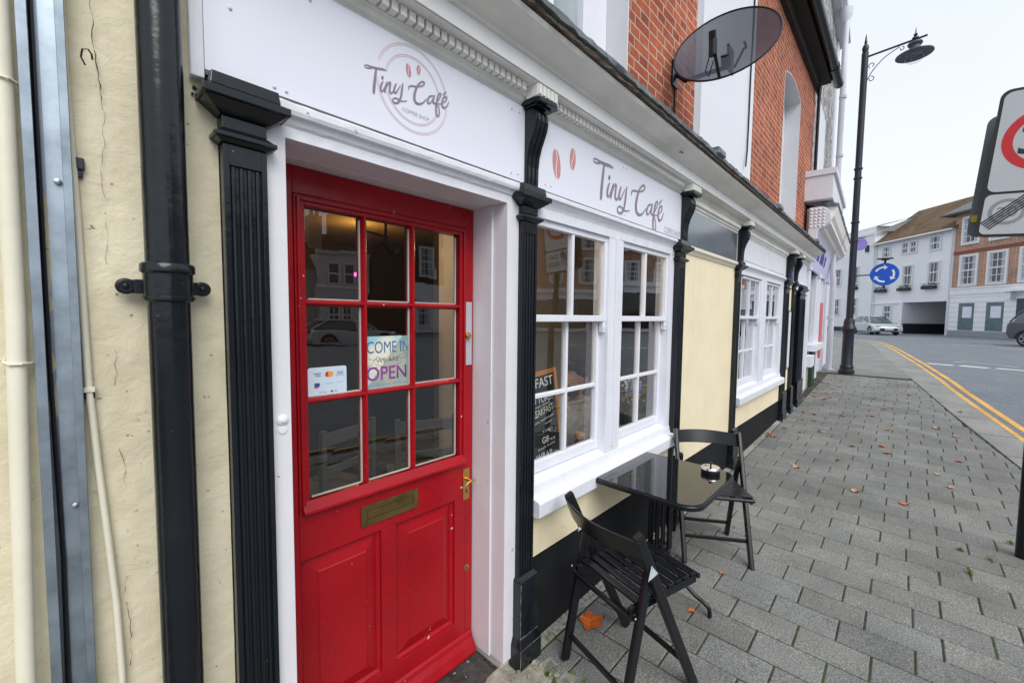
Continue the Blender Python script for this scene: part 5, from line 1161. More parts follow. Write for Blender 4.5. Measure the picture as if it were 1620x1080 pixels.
arm = MB(); arm.tube([(0, 0, 6.80), (0, -.80, 6.85), (0, -.95, 6.86)], .020, 10); arm.tube(catmull([(0, -.05, 6.30), (0, -.14, 6.48), (0, -.32, 6.68), (0, -.55, 6.80)], 5), .009, 8)
def curl(cy, cz, r, a0, a1, rr=.008): arm.tube([(0, cy + (r*(1 - .5*k/14))*math.cos(math.radians(a0 + (a1-a0)*k/14)), cz + (r*(1 - .5*k/14))*math.sin(math.radians(a0 + (a1-a0)*k/14))) for k in range(15)], rr, 6)
curl(-.12, 6.60, .055, -60, 260); curl(-.12, 6.32, .055, 80, 400); curl(-.58, 6.75, .04, 100, 400); arm = arm.build('arm', LAMP_PAINT, lp, smooth=True)
LX, LY, LZ = 0, -.775, 6.81
b = MB(); b.lathe([(.012, .0), (.03, .02), (.055, .05), (.05, .08), (.02, .10), (.035, .13), (.012, .16), (.006, .24), (.001, .28)], cx=LX, cy=LY, cz=LZ, n=14); b.build('lantern_finial', LAMP_PAINT, lp, smooth=True)
b = MB(); b.lathe([(.04, .0), (.105, -.02), (.120, -.05), (.105, -.08), (.085, -.10), (.085, -.14), (.12, -.165), (.22, -.215), (.29, -.25), (.292, -.262), (.28, -.262), (.15, -.215), (.01, -.21)], cx=LX, cy=LY, cz=LZ, n=30); b.build('lamp_shade', paint('lantern_grey', (.07, .085, .11), .35), lp, smooth=True)
b = MB(); b.lathe([(.150, -.225), (.150, -.30), (.13, -.37), (.08, -.41), (.001, -.43)], cx=LX, cy=LY, cz=LZ, n=24)
gb_ = glass('clear_bowl', .8, (.92, .94, .96)); b.build('glass_bowl', gb_, lp, smooth=True)
rs = thing('roundabout_sign', 'round blue sign with three white circling arrows on a bracket from the lamp post', 'traffic sign', (LPX - .02, -.89, 2.56))
b = MB(); b.lathe([(.235, 0), (.235, .012), (.001, .012)], n=48, M=Matrix.Rotation(-PI/2, 4, 'Y')); b.build('sign_face', paint('sign_blue', (.006, .09, .55), .4, var=.02), rs)
b = MB(); 
def yz(r_, a): return (-.0135, r_*math.cos(a), r_*math.sin(a))     # seen from -x the left of the picture is +y
for k in range(3):
    a0 = math.radians(100 - 120*k + 55); a1 = a0 - math.radians(62); n_ = 12; vs = []; fs = []
    for i in range(n_ + 1):
        a = a0 + (a1 - a0)*i/n_; vs += [(-.0135, -.0 - .132*math.cos(a)*1 if False else -.132*-math.cos(PI - a), .132*math.sin(a)), (-.0135, .172*math.cos(PI - a)*-1*-1, .172*math.sin(a))]
    vs = []
    for i in range(n_ + 1):
        a = a0 + (a1 - a0)*i/n_
        vs += [(-.0135, -math.cos(a)*.135, math.sin(a)*.135), (-.0135, -math.cos(a)*.170, math.sin(a)*.170)]
    fs = [(2*i, 2*i+1, 2*i+3, 2*i+2) for i in range(n_)]; b.add(vs, fs)
    ah = a1 - math.radians(22); A = lambda r_, a, : (-.0135, -math.cos(a)*r_, math.sin(a)*r_)
    b.add([A(.100, a1 + .02), A(.205, a1 + .02), A(.150, ah)], [(0, 1, 2)])
b.build('arrows', paint('sign_white', (.78, .8, .82), .4), rs)
b = MB(); b.tube([(.02, .48, 0), (.02, -.1, 0)], .013, 8); b.tube([(.02, 0, -.22), (.02, 0, -.30)], .02, 8); b.box(.005, .035, -.22, .22, -.012, .012); b.build('bracket', LAMP_PAINT, rs)
b = MB(); b.tube([(.02, 0, .22), (.02, 0, .31)], .02, 8); b.box(-.10, .06, -.13, .13, .315, .335); b.box(-.08, .05, -.06, .06, .295, .3149); b.build('sign_light', BLACK_METAL, rs, bevel=.004)
ps = thing('hanging_sign', 'small lilac oval hanging sign just behind the lamp post', 'sign', (14.2, -.30, 3.55))
b = MB(); b.lathe([(.16, 0), (.16, .02), (.001, .02)], n=30, M=Matrix.Rotation(-PI/2, 4, 'Y') @ Matrix.Scale(1.0, 4)); b.build('panel', paint('lilac_sign', (.30, .24, .62), .4), ps); b = MB(); b.tube([(.01, .5, .17), (.01, -.12, .17)], .012, 6); b.build('bracket', BLACK_METAL, ps)

# ================================================================ speed limit sign at the kerb
sg = thing('speed_limit_sign', 'tall panel with a thirty roundel over a struck out grey twenty reading Zone Ends', 'traffic sign', (4.17, -1.87, g(4.17)), rot=(0, 0, 0))
SGW = paint('reflective_white', (.50, .53, .57), .4, var=.04); SGB = paint('sign_black', (.015, .015, .018), .45); SGR = paint('sign_red', (.55, .015, .02), .4, var=.06); SGG = paint('sign_grey', (.26, .27, .31), .45, var=.05)
CY = .040          # panel centre across the post
W_, Z0_, ZM_, Z1_ = .44, 2.085, 2.345, 2.97
def rr_yz(b, y0, y1, z0, z1, r_, x0, x1):
    P = []
    for cy, cz, a0 in ((y1-r_, z1-r_, 0), (y0+r_, z1-r_, 90), (y0+r_, z0+r_, 180), (y1-r_, z0+r_, 270)):
        for k in range(6): a = math.radians(a0 + 18*k); P.append((cy + r_*math.cos(a), cz + r_*math.sin(a)))
    b.ext(P, x0, x1)
b = MB(); b.tube([(0.03, -.020, -.3), (.03, -.018, 1.2), (.03, -.02, 3.0)], .038, 16); b.build('post', BLACK_METAL, sg, smooth=True)
yA, yB = CY - W_/2, CY + W_/2 - .0
b = MB(); rr_yz(b, yA - .018, yB + .018, Z0_ - .018, Z1_ + .018, .05, -.016, -.008); b.build('black_border', SGB, sg)
b = MB(); rr_yz(b, yA, yB, ZM_ + .008, Z1_, .042, -.0185, -.0162); b.build('upper_panel', SGW, sg)
b = MB(); rr_yz(b, yA, yB, Z0_, ZM_ - .008, .03, -.0185, -.0162); lpn = b.build('lower_panel', SGW, sg)
def annul(b, cy, cz, r0, r1, x, n=60):
    for k in range(n):
        a0, a1 = 2*PI*k/n, 2*PI*(k+1)/n; b.add([(x, cy + r0*math.cos(a0), cz + r0*math.sin(a0)), (x, cy + r1*math.cos(a0), cz + r1*math.sin(a0)), (x, cy + r1*math.cos(a1), cz + r1*math.sin(a1)), (x, cy + r0*math.cos(a1), cz + r0*math.sin(a1))], [(0, 1, 2, 3)])
b = MB(); annul(b, CY, 2.665, .148, .196, -.0192); b.build('red_ring', SGR, sg)
# writing is read from -x, so it runs towards -y
b = MB(); text_mesh(b, '30', CY + .120, 2.580, .165, 0, width=.225, plane=lambda a, z: (-.0192, 2*(CY + .120) - a, z), offset=.015); b.build('number', SGB, sg)
cyy = CY + .115
b = MB(); annul(b, cyy, 2.225, .062, .082, -.0192, 40); text_mesh(b, '20', cyy + .045, 2.195, .060, 0, width=.090, plane=lambda a, z: (-.0192, 2*(cyy + .045) - a, z), offset=.01); b.build('grey_roundel', SGG, lpn)
b = MB()
ux, uz = -.170, .175; ul = math.hypot(ux, uz); nx_, nz_ = -uz / ul, ux / ul
for k in range(5):
    o_ = (k - 2) * .0135; cy0, cz0 = cyy + .085, 2.135; P4 = [(cy0 + nx_*(o_ - .0042), cz0 + nz_*(o_ - .0042)), (cy0 + nx_*(o_ + .0042), cz0 + nz_*(o_ + .0042)), (cy0 + ux + nx_*(o_ + .0042), cz0 + uz + nz_*(o_ + .0042)), (cy0 + ux + nx_*(o_ - .0042), cz0 + uz + nz_*(o_ - .0042))]
    b.add([(-.0198, q[0], q[1]) for q in P4], [(0, 1, 2, 3)])
b.build('cancel_bars', SGB, lpn)
b = MB(); text_mesh(b, 'Zone', CY - .005, 2.245, .050, 0, width=.135, plane=lambda a, z: (-.0192, 2*(CY - .005) - a, z), offset=.01); text_mesh(b, 'ENDS', CY - .005, 2.150, .055, 0, width=.165, plane=lambda a, z: (-.0192, 2*(CY - .005) - a, z), offset=.015); b.build('lettering', SGB, lpn)
b = MB(); rr_yz(b, yA + .05, yB + .048, Z0_ + .0, Z1_ - .10, .05, .09, .098); bk = b.build('rear_panel', paint('grey_sign_back', (.13, .18, .20), .5), sg)
b = MB(); b.box(.082, .0895, yB - .005, yB + .040, Z0_ + .10, Z0_ + .145); b.build('yellow_tag', paint('yellow_tag', (.65, .50, .05), .5), bk)
b = MB(); b.box(-.0079, .0895, yB - .07, yB - .05, Z1_ - .16, Z1_ - .14); b.box(-.0079, .0895, yB - .07, yB - .05, Z0_ + .1, Z0_ + .12); b.build('clamp', STEEL, sg)

PV = Vector((0, CY, 2.5)); TR_ = Matrix.Translation(PV) @ Matrix.Rotation(math.radians(4.6), 4, 'X') @ Matrix.Translation(-PV)
for o in list(sg.children):
    if not o.name.startswith('post'): o.matrix_local = TR_

# ================================================================ far street
FA = math.atan2(.639, .769)
FW = paint('far_white_render', (.82, .83, .86), .7, var=.05, streak=False, grime=.25, gcol=(.5, .48, .45)); FWT = paint('far_window_white', (.75, .76, .78), .5, var=.02); PLD = paint('far_black_plinth', (.02, .022, .028), .6)
TILE = bricks('brown_roof_tiles', (.21, .14, .085), (.13, .085, .05), (.06, .045, .03), .22, .12, .012, bump=.5); SLATE = bricks('grey_roof_slates', (.20, .22, .25), (.15, .17, .19), (.08, .09, .1), .3, .16, .008, bump=.3)
PX0, PY0 = 45.64, -3.71
def fwindow(par, x0, x1, z0, z1, nx=2, nz=4, y=0, surround=.10, curtain=True):
    b = MB(); s_ = surround
    ring(b, x0 - s_, x1 + s_, z0 - s_*1.2, z1 + s_, s_, y - .09, y - .001)
    ring(b, x0 + .0002, x1 - .0002, z0 + .0002, z1 - .0002, .05, y - .06, y - .002)
    for k in range(1, nx): xx = x0 + (x1 - x0)*k/nx; b.box(xx - .022, xx + .022, y - .05, y - .003, z0 + .05, z1 - .05)
    for k in range(1, nz): zz = z0 + (z1 - z0)*k/nz; h_ = .045 if k*2 == nz else .02; b.box(x0 + .05, x1 - .05, y - .055, y - .004, zz - h_, zz + h_)
    f_ = b.build('window', FWT, par)
    b = MB(); b.box(x0 + .045, x1 - .045, y - .02, y - .0045, z0 + .045, z1 - .045) ; b.build('pane', FARGLASS, f_)
    if curtain: b = MB(); b.box(x0 + .05, x0 + (x1-x0)*.28, y - .026, y - .0205, z0 + .05, z1 - .05); b.box(x1 - (x1-x0)*.22, x1 - .05, y - .026, y - .0205, z0 + .05, z1 - .05); b.build('curtain', LIN, f_)
    return f_
def planter(x, z, w_, lab):
    t = thing('window_box', lab, 'planter', (PX0 + math.cos(FA)*x, PY0 + math.sin(FA)*x, z), FA + PI, 'dark planted window boxes on the white inn'); t.scale = (-1, 1, 1)
    b = MB(); b.box(0, w_, -.30, -.07, 0, .24); b.build('trough', PLD, t, bevel=.01)
    b = MB()
    for k in range(70):
        c_ = Vector((random.uniform(0, w_), random.uniform(-.34, -.08), random.uniform(.2, .48))); r_ = random.uniform(.04, .08)
        b.add([c_ + Vector((random.uniform(-r_, r_), random.uniform(-r_, r_), random.uniform(-r_, r_))) for _ in range(3)], [(0, 1, 2)]); b.add([c_ + Vector((random.uniform(-r_, r_), random.uniform(-r_, r_), random.uniform(-r_, r_))) for _ in range(3)], [(0, 1, 2)])
    b.build('foliage', paint('planter_leaves', (.045, .06, .035), .8, var=.5, vs=20), t)
inn = thing('white_inn', 'long white rendered inn with brown tiled roof and a dark carriage archway', 'building', (PX0, PY0, .45), FA + PI); inn.scale = (-1, 1, 1)
# wall with archway opening (x .26..4.2 , z 0..2.6)
b = MB(); b.box(.02, .30, 0, 6, -.6, 8.05); b.box(.30, 4.05, 0, 6, 2.62, 8.05); b.box(4.05, 7.40, 0, 6, -.6, 8.05); b.build('wall', FW, inn)
b = MB(); b.box(.31, 4.04, 5.5, 5.6, -.6, 2.61); b.build('archway_back', paint('archway_grey', (.62, .63, .65), .8), inn)
b = MB(); b.box(.302, .33, .05, 5.5, -.6, .85); b.box(4.02, 4.048, .05, 5.5, -.6, .85); b.box(.31, 4.04, 5.46, 5.499, -.6, .85); b.box(4.05, 5.05, -.02, -.001, -.6, .85); b.build('black_plinth', PLD, inn)
b = MB(); b.box(4.06, 7.4, -.10, -.001, 2.55, 2.68); b.box(4.06, 4.45, -.08, -.001, -.1, 2.549); b.box(.0, 7.4, -.05, -.001, 7.93, 8.05); b.build('string_course', FW, inn)
b = MB(); b.add([(-.2, -.35, 7.98), (7.5, -.35, 7.98), (7.5, 3.6, 11.1), (-.2, 3.6, 11.1)], [(0, 1, 2, 3)]); b.add([(-.2, 3.6, 11.1), (7.5, 3.6, 11.1), (7.5, 7, 8), (-.2, 7, 8)], [(0, 1, 2, 3)]); b.build('roof', TILE, inn)
b = MB(); b.add([(7.39, 0, 8.0), (7.39, 6.8, 8.0), (7.39, 3.6, 10.9)], [(0, 1, 2)]); b.build('gable', FW, inn)
b = MB(); b.tube([(-.15, -.42, 7.96), (7.5, -.42, 7.96)], .07, 8); b.build('gutter', FWT, inn, smooth=True)
b = MB(); b.tube([(.12, -.10, 7.9), (.12, -.10, 0)], .05, 8); b.build('drainpipe', FWT, inn, smooth=True)
b = MB(); b.tube([(7.2, -.10, 7.9), (7.2, -.10, 0)], .05, 8); b.build('drainpipe', FWT, inn, smooth=True)
for (a, c_, z0, z1, nx, nz) in ((5.72, 6.5, 6.7, 7.62, 3, 2), (3.90, 4.5, 6.76, 7.66, 2, 2), (3.14, 3.74, 6.76, 7.66, 2, 2), (1.08, 1.95, 6.68, 7.72, 3, 2), (3.36, 4.24, 4.12, 5.68, 2, 2), (1.03, 1.93, 4.12, 5.70, 2, 2), (5.75, 6.6, 4.12, 5.68, 2, 2), (5.2, 6.05, 1.28, 2.38, 2, 2)):
    fwindow(inn, a, c_, z0, z1, nx, nz, surround=.07)
planter(3.36, 4.06, 1.15, 'planted window box at the middle first floor window of the inn'); planter(1.08, 4.06, 1.15, 'planted window box at the inn window nearest the brick house'); planter(5.74, 4.06, 1.2, 'planted window box just below the round blue sign'); planter(9.1, 4.5, .95, 'planted window box left of the round blue sign')
lh = thing('white_house', 'white house with stepped parapet beyond the inn, behind the lamp post', 'building', (PX0 + math.cos(FA)*7.42, PY0 + math.sin(FA)*7.42, .45), FA + PI); lh.scale = (-1, 1, 1)
b = MB(); b.box(0, 9.5, -.1, 6, -.6, 9.0); b.box(-.02, 9.5, -.2, 6, 9.001, 9.25); b.box(0, 3.6, -.05, 6, 9.251, 9.75); b.build('wall', FW, lh)
b = MB(); b.add([(-.4, -.1, 9.2), (-.9, 3, 10.6), (-.9, 6, 10.6), (-.4, 6, 9.2)], [(0, 1, 2, 3)]); b.add([(-.9, 0, 9.76), (4, 0, 9.76), (4, 3, 10.5), (-.9, 3, 10.5)], [(0, 1, 2, 3)]); b.build('roof', paint('pale_roof', (.42, .42, .41), .8), lh)
b = MB(); b.box(0, 1.3, -.16, -.101, -.6, .5); b.box(1.3, 9.5, -.14, -.101, -.6, .4); b.build('black_plinth', PLD, lh)
for (a, c_, z0, z1) in ((1.66, 2.6, 4.58, 6.25), (1.66, 2.6, 1.6, 3.2), (4.0, 4.8, 1.6, 3.2), (4.0, 4.8, 4.58, 6.25), (6.3, 7.2, 1.6, 3.2), (6.3, 7.2, 4.58, 6.25)): fwindow(lh, a, c_, z0, z1, 2, 2, y=-.1, surround=.05)
b = MB(); b.box(.6, .95, -.22, -.101, 7.5, 8.1); b.build('lamp', BLACK_METAL, lh)
bh = thing('brick_house', 'three storey red brick house with white rusticated ground floor and slate roof', 'building', (PX0, PY0, .45), FA + PI); bh.scale = (-1, 1, 1)
b = MB(); b.box(-8.0, 0, 0, 6, 3.45, 9.0); b.build('brick_wall', BRICK_F, bh)
b = MB(); b.box(-8.0, .018, -.05, 6, -.6, 3.05); b.box(-8.0, .02, -.10, 6, 3.051, 3.45); b.box(-8.0, .03, -.14, 6, 3.4501, 3.56); b.build('rusticated_base', FW, bh)
b = MB()
for k in range(8): b.box(-8.0, .02, -.053, -.0502, .30 + .36*k, .325 + .36*k)
b.build('rustication_groove', paint('groove_grey', (.45, .45, .46), .8), bh)
b = MB(); b.box(-8.0, .02, -.035, -.001, 6.16, 6.24); b.box(-8.0, .01, -.02, -.001, 5.98, 6.159); b.build('string_course', paint('terracotta_band', (.25, .09, .05), .8), bh)
b = MB(); b.box(-8, .02, -.07, -.0502, -.6, .42); b.build('grey_plinth', paint('plinth_grey', (.28, .31, .34), .8), bh)
b = MB(); b.add([(.6, -.6, 9.05), (-1.1, 3, 11.2), (-8.6, 3, 11.2), (-8.6, -.6, 9.05)], [(0, 1, 2, 3)]); b.add([(.6, -.6, 9.05), (.6, 6.6, 9.05), (-1.1, 3, 11.2)], [(0, 1, 2)]); b.build('roof', SLATE, bh)
b = MB(); b.box(-8.6, .62, -.62, 6.6, 8.93, 9.04); b.build('eaves', paint('eaves_timber', (.12, .10, .09), .7), bh)
for k, x_ in enumerate((-1.70, -3.60, -5.55, -7.4)):
    fwindow(bh, x_, x_ + 1.05, 3.78, 5.80, 2, 2 if False else 4, surround=.13)
    fwindow(bh, x_, x_ + 1.05, 6.78, 8.56, 2, 4, surround=.12)
DG = paint('dark_teal_reveal', (.10, .16, .18), .4, var=.2)
for x_ in (-1.80, -3.70):
    b = MB(); ring(b, x_, x_ + 1.10, .45, 2.42, .12, -.06, -.0502); b.box(x_ + .12, x_ + .98, -.06, -.0503, .57, 2.30); dd = b.build('shop_window', DG, bh)
    b = MB(); b.box(x_ + .15, x_ + .80, -.068, -.0605, 1.35, 2.15); b.build('white_poster', paint('poster_white', (.70, .74, .85), .5), dd)
b = MB(); b.box(-7.6, -4.0, -.55, -.0502, 3.06, 3.22); b.box(-4.35, -4.05, -.4, -.0502, 2.6, 3.05); b.box(-7.4, -7.1, -.4, -.0502, 2.6, 3.05); b.build('door_canopy', FW, bh, bevel=.02)
b = MB(); b.box(-7.0, -4.45, -.09, -.0502, .2, 2.6); b.build('door', paint('navy_door', (.03, .05, .09), .4), bh)

# buildings seen only as reflections in the cafe glass: the row goes on to the right of the picture
def facade(name, lab, s0, s1, h, wallmat, wins, ground=None, roof=SLATE, z0=0.1, cat='building', band=None):
    t = thing(name, lab, cat, (PX0, PY0, z0), FA + PI); t.scale = (-1, 1, 1)
    b = MB(); b.box(s0, s1, 0, 6, -.6, h); b.build('wall', wallmat, t)
    b = MB(); b.add([(s0 - .3, -.4, h), (s1 + .3, -.4, h), (s1 + .3, 3, h + 2.2), (s0 - .3, 3, h + 2.2)], [(0, 1, 2, 3)]); b.build('roof', roof, t)
    if ground: b = MB(); b.box(s0 - .01, s1 + .01, -.06, -.001, -.6, ground); b.box(s0 - .02, s1 + .02, -.25, -.0005, ground + .001, ground + .30); b.build('shopfront', FW, t); b = MB(); b.box(s0 + .4, s1 - .4, -.08, -.0605, .6, ground - .5); b.build('shop_window', FARGLASS, t)
    for (a, c_, q0, q1) in wins: fwindow(t, a, c_, q0, q1, 3, 4, surround=.12)
    return t
facade('brick_town_house', 'brick house with white ground floor across the road, reflected in the right hand sash', -20.1, -8.05, 6.9, BRICK_F, [(-10.5, -9.5, 4.2, 5.9), (-13, -12, 4.2, 5.9), (-15.9, -14.8, 4.1, 5.9), (-18.4, -17.4, 4.4, 6.0)], 4.0)
facade('brick_shop', 'red brick shop with white sash windows and long cornice, reflected in the cafe window', -34, -20.15, 9.4, BRICK_F, [(-22.3, -21.1, 4.2, 6.0), (-24.9, -23.8, 4.2, 6.0), (-27.6, -26.4, 4.2, 6.0), (-30.4, -29.2, 4.2, 6.0), (-22.3, -21.1, 7.0, 8.6), (-24.9, -23.8, 7.0, 8.6), (-27.6, -26.4, 7.0, 8.6)], 3.35)
# white building with chimney across the street, reflected in the door glass
oppw = thing('white_parapet_house', 'white two storey house with chimney across the road, reflected in the red door glass', 'building', (9.9, -22.5, -.1), math.radians(180))
b = MB(); b.box(-2.6, 0.2, 0, 6, -.4, 5.1); b.box(-2.62, .3, -.1, .2, 5.101, 5.3); b.build('wall', paint('grey_white_render', (.55, .56, .58), .7), oppw)
b = MB(); b.box(-2.6, .2, -.06, -.001, 3.1, 3.25); b.build('string_course', FW, oppw)
for (a, c_) in ((-1.15, -.50), (-2.05, -1.45)): fwindow(oppw, a, c_, 3.35, 4.55, 1, 2, surround=.04, curtain=False)
for (a, c_) in ((-.9, -.3), (-1.6, -1.1), (-2.4, -1.9)): fwindow(oppw, a, c_, 1.0, 2.3, 2, 2, surround=.04, curtain=False)
b = MB(); b.box(.21, 9, .4, 6, -.4, 4.2); b.build('side_wall', paint('tan_render', (.40, .37, .33), .8), oppw)
b = MB(); b.add([(.2, .3, 4.2), (9, .3, 4.2), (9, 3.4, 7.2), (.2, 3.4, 7.2)], [(0, 1, 2, 3)]); b.add([(-2.6, 2.5, 5.3), (.1, 2.5, 5.3), (.1, 4.6, 7.0), (-2.6, 4.6, 7.0)], [(0, 1, 2, 3)]); b.build('roof', TILE, oppw)
b = MB(); b.box(-1.25, -.5, 3.0, 3.8, 5.0, 7.8); 
for x_ in (-1.1, -.75): b.lathe([(.12, 7.8), (.10, 8.3), (.13, 8.35)], cx=x_, cy=3.4, n=10)
b.build('chimney', BRICK_F, oppw)
ob1 = thing('brown_brick_house', 'tall dark brown brick house across the road, reflected in the middle door panes', 'building', (12.55, -22.3, -.1), math.radians(180))
b = MB(); b.box(-7, -.05, 0, 6, -.4, 8.6); b.build('wall', bricks('dark_brown_brick', (.11, .07, .05), (.07, .05, .04), (.12, .11, .10)), ob1)
b = MB(); b.add([(-7, -.3, 8.6), (.1, -.3, 8.6), (.1, 3, 11), (-7, 3, 11)], [(0, 1, 2, 3)]); b.build('roof', TILE, ob1)
b = MB(); b.box(-7, -3.3, -.06, -.001, -.4, 3.9); b.build('white_base', FW, ob1)
for (a, c_, q0, q1) in ((-4.8, -3.8, 4.4, 6.2), (-6.6, -5.6, 4.4, 6.2), (-4.6, -3.7, 1.0, 2.6)): fwindow(ob1, a, c_, q0, q1, 3, 4, y=-.06 if q0 < 4 else 0)

# ================================================================ cars
TYRE = paint('tyre_rubber', (.015, .015, .016), .8); CGL = paint('car_glass', (.05, .065, .075), .06, spec=.9, var=.1); ALLOY = paint('alloy_wheel', (.35, .36, .38), .35, metal=.8)
def car(name, lab, cat, paintm, loc_, rz, L_, H_, W_=1.76, suv=False, wheel_r=.32, chrome=True):
    t = thing(name, lab, cat, loc_, rz)
    # side outline of the lower body, x forward, z up, lofted over several widths
    if not suv:
        low = [(-.50, .30), (-.495, .55), (-.47, .66), (-.30, .66), (.20, .645), (.36, .58), (.46, .50), (.495, .40), (.50, .24), (.47, .16), (-.47, .17)]
        top = [(-.47, .655), (-.40, .82), (-.30, .955), (-.15, 1.0), (.0, .995), (.10, .93), (.235, .655)]
    else:
        low = [(-.50, .34), (-.50, .58), (-.48, .68), (-.30, .69), (.20, .68), (.40, .64), (.475, .58), (.495, .44), (.50, .26), (.47, .19), (-.47, .21)]
        top = [(-.485, .685), (-.44, .86), (-.40, .965), (-.20, 1.0), (.02, .99), (.12, .93), (.24, .68)]
    def loft(P, ws):
        b = MB(); n_ = len(P); vs = []; 
        for (y_, sx, cz) in ws:
            for (x_, z_) in P: vs.append((x_*L_*sx, y_*W_/2, (z_ if z_ < .3 else .3 + (z_ - .3)*cz)*H_))
        fs = []
        for i in range(len(ws) - 1):
            for k in range(n_): a = i*n_+k; c_ = i*n_+(k+1) % n_; fs.append((a, c_, c_+n_, a+n_))
        fs += [tuple(range(n_)), tuple((len(ws)-1)*n_ + k for k in range(n_))]
        return b.add(vs, fs)
    body_ = loft(low, [(-1, .955, .93), (-.93, .985, .98), (-.6, 1, 1), (.6, 1, 1), (.93, .985, .98), (1, .955, .93)]).build('body', paintm, t, bevel=.03, smooth=True, seg=3)
    cab = loft(top, [(-.80, .94, .93), (-.70, .985, .985), (0, 1, 1), (.70, .985, .985), (.80, .94, .93)])
    cab.v = [(x_, y_*(1 - .20*max(0, (z_/H_ - .66))/.34*1.0), z_) for x_, y_, z_ in cab.v]
    cab = cab.build('cabin', CGL, t, bevel=.02, smooth=True, seg=2)
    rp = MB(); z1 = H_; a0 = -.41 if suv else -.36
    rp.box(a0*L_, .015*L_, -.52*W_*.96, .52*W_*.96, z1 - .045, z1 + .012) if False else rp.box(a0*L_, .03*L_, -.315*W_, .315*W_, z1 - .05, z1 + .014)
    for s_ in (-1, 1):
        yb_, yt_ = s_*.405*W_, s_*.328*W_
        for (xb, xt) in ((.235, .085), (-.04, -.045), (-.485 if suv else -.47, -.40 if suv else -.30)):
            rp.bar((xb*L_, yb_, .66*H_), (xt*L_, yt_, .99*H_), .05, .07)
    rp.build('roof', paintm, t, bevel=.015, smooth=True)
    for fx in (-.315, .315):
        for s_ in (-1, 1):
            MM = Matrix.Rotation(PI/2, 4, 'X'); r_ = wheel_r
            b = MB(); b.lathe([(r_*.62, -.10), (r_*.94, -.10), (r_, -.07), (r_, .07), (r_*.94, .10), (r_*.62, .10)], n=28, M=MM, cx=fx*L_, cy=s_*(W_/2 - .11), cz=r_); wh = b.build('wheel', TYRE, t, smooth=True)
            b = MB(); y_ = s_*(W_/2 - .005)
            for k in range(5): a = 2*PI*k/5; b.bar((fx*L_, y_, r_), (fx*L_ + r_*.60*math.cos(a), y_, r_ + r_*.60*math.sin(a)), .05, .03, up=(0, 1, 0))
            b.tube([(fx*L_ + r_*.62*math.cos(2*PI*k/24), y_, r_ + r_*.62*math.sin(2*PI*k/24)) for k in range(25)], .022, 6, cap=False); b.build('rim', ALLOY, wh, smooth=True)
            b = MB(); ra = r_*1.18; vs = [(fx*L_, s_*(W_/2 + .001), r_)] + [(fx*L_ + ra*math.cos(PI*k/18), s_*(W_/2 + .001) if False else s_*(W_/2 - .002 + .006), r_ + ra*math.sin(PI*k/18)) for k in range(19)]
            b.add(vs, [(0, k, k+1) for k in range(1, 19)]); b.build('wheel_arch', TYRE, t)
    for s_ in (-1, 1):
        b = MB(); b.blob((.455*L_, s_*.335*W_, .50*H_), (.17, .16, .075), 12, 8); b.build('headlight', paint('headlight_lens', (.62, .65, .68), .08, spec=.9), t, smooth=True)
        b = MB(); b.blob((-.485*L_, s_*.36*W_, .60*H_), (.07, .14, .11), 10, 6); b.build('tail_light', paint('tail_lens', (.30, .02, .02), .15), t, smooth=True)
        b = MB(); b.blob((.14*L_, s_*(W_/2 + .06), .68*H_), (.06, .10, .06), 10, 6); b.build('wing_mirror', paintm, t, smooth=True)
        b = MB(); b.box(-.02*L_, .02*L_, min(s_*(W_/2 + .004), s_*(W_/2 - .03)), max(s_*(W_/2 + .004), s_*(W_/2 - .03)), .585*H_, .60*H_); b.build('door_handle', paintm, t)
    b = MB(); b.box(.485*L_, .506*L_, -.30*W_, .30*W_, .21*H_, .37*H_); gr_ = b.build('grille', PLD, t, bevel=.02)
    b = MB(); b.box(.5065*L_, .510*L_, -.26, .26, .27*H_, .34*H_); b.build('number_plate', paint('plate_white', (.7, .7, .66), .4), gr_)
    return t
SILV = paint('silver_car_paint', (.50, .55, .57), .22, metal=.35, var=.03, coat=.8)
GREYP = paint('graphite_car_paint', (.055, .06, .075), .22, metal=.3, var=.03, coat=.8)
car('silver_hatchback', 'silver hatchback turning in front of the white inn', 'car', SILV, (43.6, .45, .455), math.radians(205), 4.25, 1.42, wheel_r=.31)
car('grey_suv', 'dark grey sport utility car cut by the right edge of the picture', 'car', GREYP, (29.5, -6.95, .43), math.radians(228 + 0), 4.4, 1.70, 1.86, True, .36)
car('silver_coupe', 'silver car driving on the far side of the road, reflected in the red door glass', 'car', SILV, (9.6, -18.4, -.035), math.radians(2), 4.6, 1.36, wheel_r=.33)

# ================================================================ fallen leaves, weeds
LEAFC = [paint('orange_leaf', (.62, .13, .02), .7, var=.35, vs=40), paint('pale_brown_leaf', (.48, .27, .17), .8, var=.3, vs=40), paint('rust_leaf', (.40, .15, .08), .8, var=.35, vs=40)]
random.seed(33)
def leaf_mesh(size, lobes=5, curl=.25):
    b = MB(); n_ = 30; vs = [(0, 0, .001)]; 
    for k in range(n_):
        a = 2*PI*k/n_; r_ = size*(.62 + .24*abs(math.cos(a*lobes/2))**.8 + random.uniform(-.09, .09)) * (1 if abs(a - PI) > .35 else .72)
        vs.append((r_*math.cos(a), r_*math.sin(a)*.85, .002 + size*curl*(.5 - .5*math.cos(2*a + 1))*random.uniform(.3, 1)))
    b.add(vs, [(0, 1+k, 1+(k+1) % n_) for k in range(n_)]); b.add([(size*.4, 0, .003), (size*1.1, .004, .003), (size*1.1, .0, .003), (size*.4, -.004, .003)], [(0, 1, 2, 3)])
    return b
